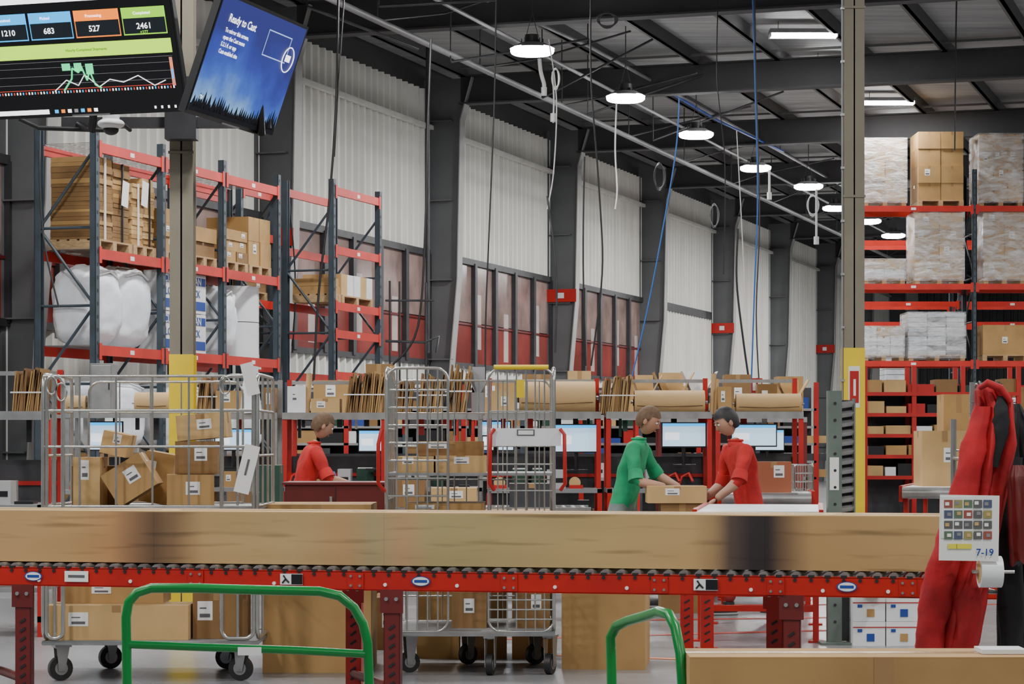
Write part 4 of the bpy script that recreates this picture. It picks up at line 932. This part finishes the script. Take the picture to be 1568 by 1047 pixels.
# ---------------------------------------------------------------- people
SKIN=M('skin',(.42,.23,.15),.55,var=.06,scale=9); HAIRB=M('brown_hair',(.11,.06,.028),.7,var=.3,scale=40); HAIRK=M('black_hair',(.012,.01,.01),.6,var=.3,scale=40)
SHOE=M('dark_shoe',(.02,.02,.022),.5); EYE=M('eye_white',(.7,.7,.68),.3); IRIS=M('iris',(.03,.02,.012),.2); LIP=M('lip',(.33,.12,.10),.5)
def person(name,x,y,face,shirt,pants,hair,lean=.2,armL=((.30,.24,1.15),(.50,.18,1.05)),armR=((.30,-.24,1.15),(.50,-.18,1.05)),legL=((.16,.1,.50),(.10,.1,.09)),legR=((-.04,-.1,.50),(-.30,-.1,.12)),sleeve_long=False,nod=-15,drop=0.0,sc=1.0):
    Tm=Matrix.Translation((x,y,0))@Matrix.Rotation(math.radians(face),4,'Z')@Matrix.Scale(sc,4)
    L=lean; hz=.96-drop
    J={'pel':((0,0,hz),(.145,.12)),'waist':((L*.35,0,hz+.14),(.130,.105)),'chest':((L*.8,0,hz+.32),(.160,.120)),'neckb':((L*1.15,0,hz+.47-L*.1),(.085,.075)),'neck':((L*1.3+.015,0,hz+.555-L*.12),(.055,.055)),
       'shL':((L*1.05,.175,hz+.44-L*.1),(.075,.072)),'shR':((L*1.05,-.175,hz+.44-L*.1),(.075,.072)),
       'elL':(armL[0],(.047,.047)),'elR':(armR[0],(.047,.047)),'wrL':(armL[1],(.030,.027)),'wrR':(armR[1],(.030,.027)),
       'hipL':((0,.10,hz-.07),(.102,.098)),'hipR':((0,-.10,hz-.07),(.102,.098)),'knL':(legL[0],(.066,.066)),'knR':(legR[0],(.066,.066)),'anL':(legL[1],(.046,.046)),'anR':(legR[1],(.046,.046))}
    def mid(a,b_,t): return tuple(J[a][0][i]*(1-t)+J[b_][0][i]*t for i in range(3))
    for s in'LR':
        J['ua'+s]=(mid('sh'+s,'el'+s,.5),(.060,.060)); J['fa'+s]=(mid('el'+s,'wr'+s,.35),(.045,.044)); J['th'+s]=(mid('hip'+s,'kn'+s,.45),(.092,.090)); c_=mid('kn'+s,'an'+s,.32); J['ca'+s]=((c_[0]-.015,c_[1],c_[2]),(.062,.062))
    E=[('pel','waist'),('waist','chest'),('chest','neckb'),('neckb','neck')]
    for s in'LR': E+=[('chest','sh'+s),('sh'+s,'ua'+s),('ua'+s,'el'+s),('el'+s,'fa'+s),('fa'+s,'wr'+s),('pel','hip'+s),('hip'+s,'th'+s),('th'+s,'kn'+s),('kn'+s,'ca'+s),('ca'+s,'an'+s)]
    keys=list(J); me=bpy.data.meshes.new('sk'); me.from_pydata([J[k][0] for k in keys],[(keys.index(a_),keys.index(b_)) for a_,b_ in E],[])
    ob=bpy.data.objects.new('sk',me); bpy.context.scene.collection.objects.link(ob)
    sm=ob.modifiers.new('s','SKIN'); sm.use_smooth_shade=True
    for i,k in enumerate(keys):
        me.skin_vertices[0].data[i].radius=J[k][1]; me.skin_vertices[0].data[i].use_root=(k=='pel')
    ss=ob.modifiers.new('ss','SUBSURF'); ss.levels=2; ss.render_levels=2
    dg=bpy.context.evaluated_depsgraph_get(); ev=bpy.data.meshes.new_from_object(ob.evaluated_get(dg))
    def lab(c):
        best=9;r=None
        for a_,b_ in E:
            p=Vector(J[a_][0]);q=Vector(J[b_][0]);dd=q-p;t=max(0,min(1,(c-p).dot(dd)/dd.length_squared)); D_=(c-(p+dd*t)).length/(J[a_][1][0])
            if D_<best: best=D_;r=(a_,b_)
        return r
    ms=[]
    for p in ev.polygons:
        r=lab(p.center); b_=r[1]
        if b_=='neck': m=SKIN
        elif b_[:2] in('fa','wr'): m=shirt if sleeve_long else SKIN
        elif p.center.z<hz-.05: m=pants
        else: m=shirt
        ms.append(m)
    vv=[v.co.copy() for v in ev.vertices]
    vv=[v+Vector((noise.noise(v*9),noise.noise(v*9+Vector((5,5,5))),0))*.014 for v in vv]
    b=B(name,Tm); b.add(vv,[tuple(p.vertices) for p in ev.polygons],ms,True)
    bpy.data.objects.remove(ob); bpy.data.meshes.remove(ev)
    nb=Vector(J['neckb'][0]); nk=Vector(J['neck'][0]); b.tube([nb+Vector((.055*math.cos(q),.062*math.sin(q),.055)) for q in[i*math.pi/8 for i in range(16)]],.012,shirt,6,True)
    hc_=nk+Vector((.035+L*.12,0,.125)); H=Matrix.Translation(hc_)@Matrix.Rotation(math.radians(-nod),4,'Y')
    vs=[];fs=[];nu,nv=28,20
    for j in range(nv+1):
        th=-math.pi/2+math.pi*j/nv
        for i in range(nu):
            ph=2*math.pi*i/nu; cx=math.cos(th)*math.cos(ph);cy=math.cos(th)*math.sin(ph);cz=math.sin(th)
            px=cx*.098;py=cy*.076;pz=cz*.118
            if cz<0: py*=1+.28*cz; px*=1+.12*cz if cx>0 else 1+.45*cz
            if cx>.6: px-=.006*max(0,1-abs(cz-.08)*5)*(abs(cy)>.2)
            vs.append((px,py,pz))
    for j in range(nv):
        for i in range(nu): fs.append((j*nu+i,j*nu+(i+1)%nu,(j+1)*nu+(i+1)%nu,(j+1)*nu+i))
    b.add(vs,fs,SKIN,True,H)
    b.add([(.088,0,.02),(.116,0,-.028),(.090,.017,-.032),(.090,-.017,-.032),(.092,0,-.040)],[(0,2,1),(0,1,3),(1,2,4),(1,4,3)],SKIN,True,H)
    for s in(-1,1):
        b.blob((.084,s*.031,.008),(.022,.028,.018),EYE,2,0,4,10,6,T=H); b.blob((.0945,s*.031,.008),(.006,.012,.012),IRIS,2,0,4,8,6,T=H); b.blob((.088,s*.031,.030),(.014,.036,.007),hair,2,0,4,8,6,T=H)
        b.blob((-.005,s*.078,-.005),(.038,.018,.062),SKIN,2.3,0,4,10,8,T=H)
    b.blob((.083,0,-.062),(.018,.046,.014),LIP,2,0,4,10,6,T=H)
    hv=[];hf=[]
    for j in range(nv//2+5):
        th=math.pi/2-math.pi*j/nv
        for i in range(nu):
            ph=2*math.pi*i/nu; cx=math.cos(th)*math.cos(ph);cy=math.cos(th)*math.sin(ph);cz=math.sin(th)
            lim=.42 if cx>.35 else (.0 if cx>-.1 else -.75); zz=max(cz,lim); k=math.sqrt(max(0,1-zz*zz))/max(1e-4,math.sqrt(max(1e-8,1-cz*cz)))
            k=1 if zz==cz else min(1.0,k)
            hv.append((cx*k*.108-.004,cy*k*.086,zz*.128+.004))
    for j in range(nv//2+4):
        for i in range(nu): hf.append((j*nu+i,(j+1)*nu+i,(j+1)*nu+(i+1)%nu,j*nu+(i+1)%nu))
    b.add(hv,hf,hair,True,H)
    for s,arm,sg in(('L',armL,1),('R',armR,-1)):
        wr=Vector(J['wr'+s][0]); dr=(wr-Vector(J['el'+s][0])).normalized(); side=Vector((0,0,1)).cross(dr).normalized(); up=dr.cross(side).normalized()
        R3=Matrix((dr,side,up)).transposed().to_4x4(); HT=Matrix.Translation(wr)@R3
        b.blob((.045,0,0),(.105,.082,.034),SKIN,2.6,0,4,14,8,T=HT)
        for k,(yy,ln) in enumerate(((.030,.068),(.010,.078),(-.010,.072),(-.029,.056))):
            pts=[(.085,yy,0),(.085+ln*.5,yy*1.05,-.006),(.085+ln*.85,yy*1.05,-.026),(.085+ln*.95,yy,-.045)]
            b.tube([HT@Vector(p) for p in pts],[.0095,.009,.008,.005],SKIN,7)
        b.tube([HT@Vector(p) for p in((.03,-sg*.032,-.004),(.055,-sg*.056,-.014),(.085,-sg*.064,-.026))],[.013,.011,.007],SKIN,7)
        ua=Vector(J['ua'+s][0]); el=Vector(J['el'+s][0]); a1=ua.lerp(el,.35); a2=ua.lerp(el,.98)
        b.tube([a1,a1.lerp(a2,.5),a2],[.058,.064,.068],shirt,14)
    for s,lg in(('L',legL),('R',legR)):
        ax,ay,az=lg[1]; pitch=math.radians(28 if az>.11 else 0)
        ST=Matrix.Translation((ax,ay,max(0,az-.09)))@Matrix.Rotation(pitch,4,'Y')
        b.blob((.055,0,.045),(.27,.092,.088),SHOE,2.8,0,4,18,10,T=ST); b.blob((.055,0,.012),(.275,.098,.028),M('shoe_sole',(.25,.25,.24),.6),4,0,4,18,6,T=ST)
        b.cyl(ST@Vector((0,0,.06)),ST@Vector((0,0,.11)),.048,SHOE,12)
    return b.done()
GSH=M('green_tshirt',(.008,.27,.11),.8,var=.22,scale=9,bump=.5); RSH=M('red_tshirt',(.46,.013,.011),.8,var=.22,scale=9,bump=.5); GPT=M('grey_trousers',(.16,.20,.19),.8,var=.2,scale=8,bump=.3)
RPT=M('dark_red_trousers',(.26,.02,.02),.8,var=.2,scale=8,bump=.3); KPT=M('khaki_trousers',(.32,.26,.14),.8,var=.2,scale=8,bump=.3)
d=18.8
person('worker_in_green_shirt',X(952,d),d,-18,GSH,GPT,HAIRB,lean=.13,sc=.945,drop=.04,nod=-22,armL=((.24,.26,1.12),(.46,.19,1.02)),armR=((.20,-.27,1.08),(.44,-.23,1.03)),legL=((.16,.1,.50),(.14,.1,.09)),legR=((-.08,-.1,.50),(-.36,-.1,.13)))
d=18.2
person('worker_in_red_shirt',X(1150,d),d,197,RSH,RPT,HAIRK,lean=.12,sc=.935,drop=.04,nod=-24,armL=((.22,.27,1.10),(.40,.20,.95)),armR=((.14,-.28,1.07),(.34,-.24,.94)),legL=((.20,.1,.52),(.24,.1,.09)),legR=((-.06,-.1,.50),(-.32,-.1,.13)))
b=B('carton_stack'); d=18.25
b.carton(X(992,d),X(1082,d),d-.02,d+.36,Z(770,d),Z(744,d),CARD3); b.carton(X(1012,d),X(1078,d),d+.0,d+.35,0,Z(770,d),CARD2); b.done(.003)
d=19.9
person('worker_in_red_shirt',X(458,d),d,15,RSH,KPT,HAIRB,lean=.12,sc=.93,drop=.05,nod=-25,armL=((.24,.26,1.12),(.44,.2,1.04)),armR=((.22,-.27,1.10),(.44,-.22,1.04)),legL=((.05,.1,.5),(.02,.1,.09)),legR=((.02,-.1,.5),(-.02,-.1,.09)))

# ---------------------------------------------------------------- world & camera
w=bpy.data.worlds.new('world'); bpy.context.scene.world=w; w.use_nodes=True
w.node_tree.nodes['Background'].inputs[0].default_value=(.72,.85,1,1); w.node_tree.nodes['Background'].inputs[1].default_value=.17
cam=bpy.data.cameras.new('camera'); co=bpy.data.objects.new('camera',cam); bpy.context.scene.collection.objects.link(co)
co.location=(0,0,C); co.rotation_euler=(math.pi/2,0,0); cam.sensor_width=36; cam.lens=F/1568*36; cam.shift_y=(678-523.4)/1568; cam.clip_end=400
bpy.context.scene.camera=co
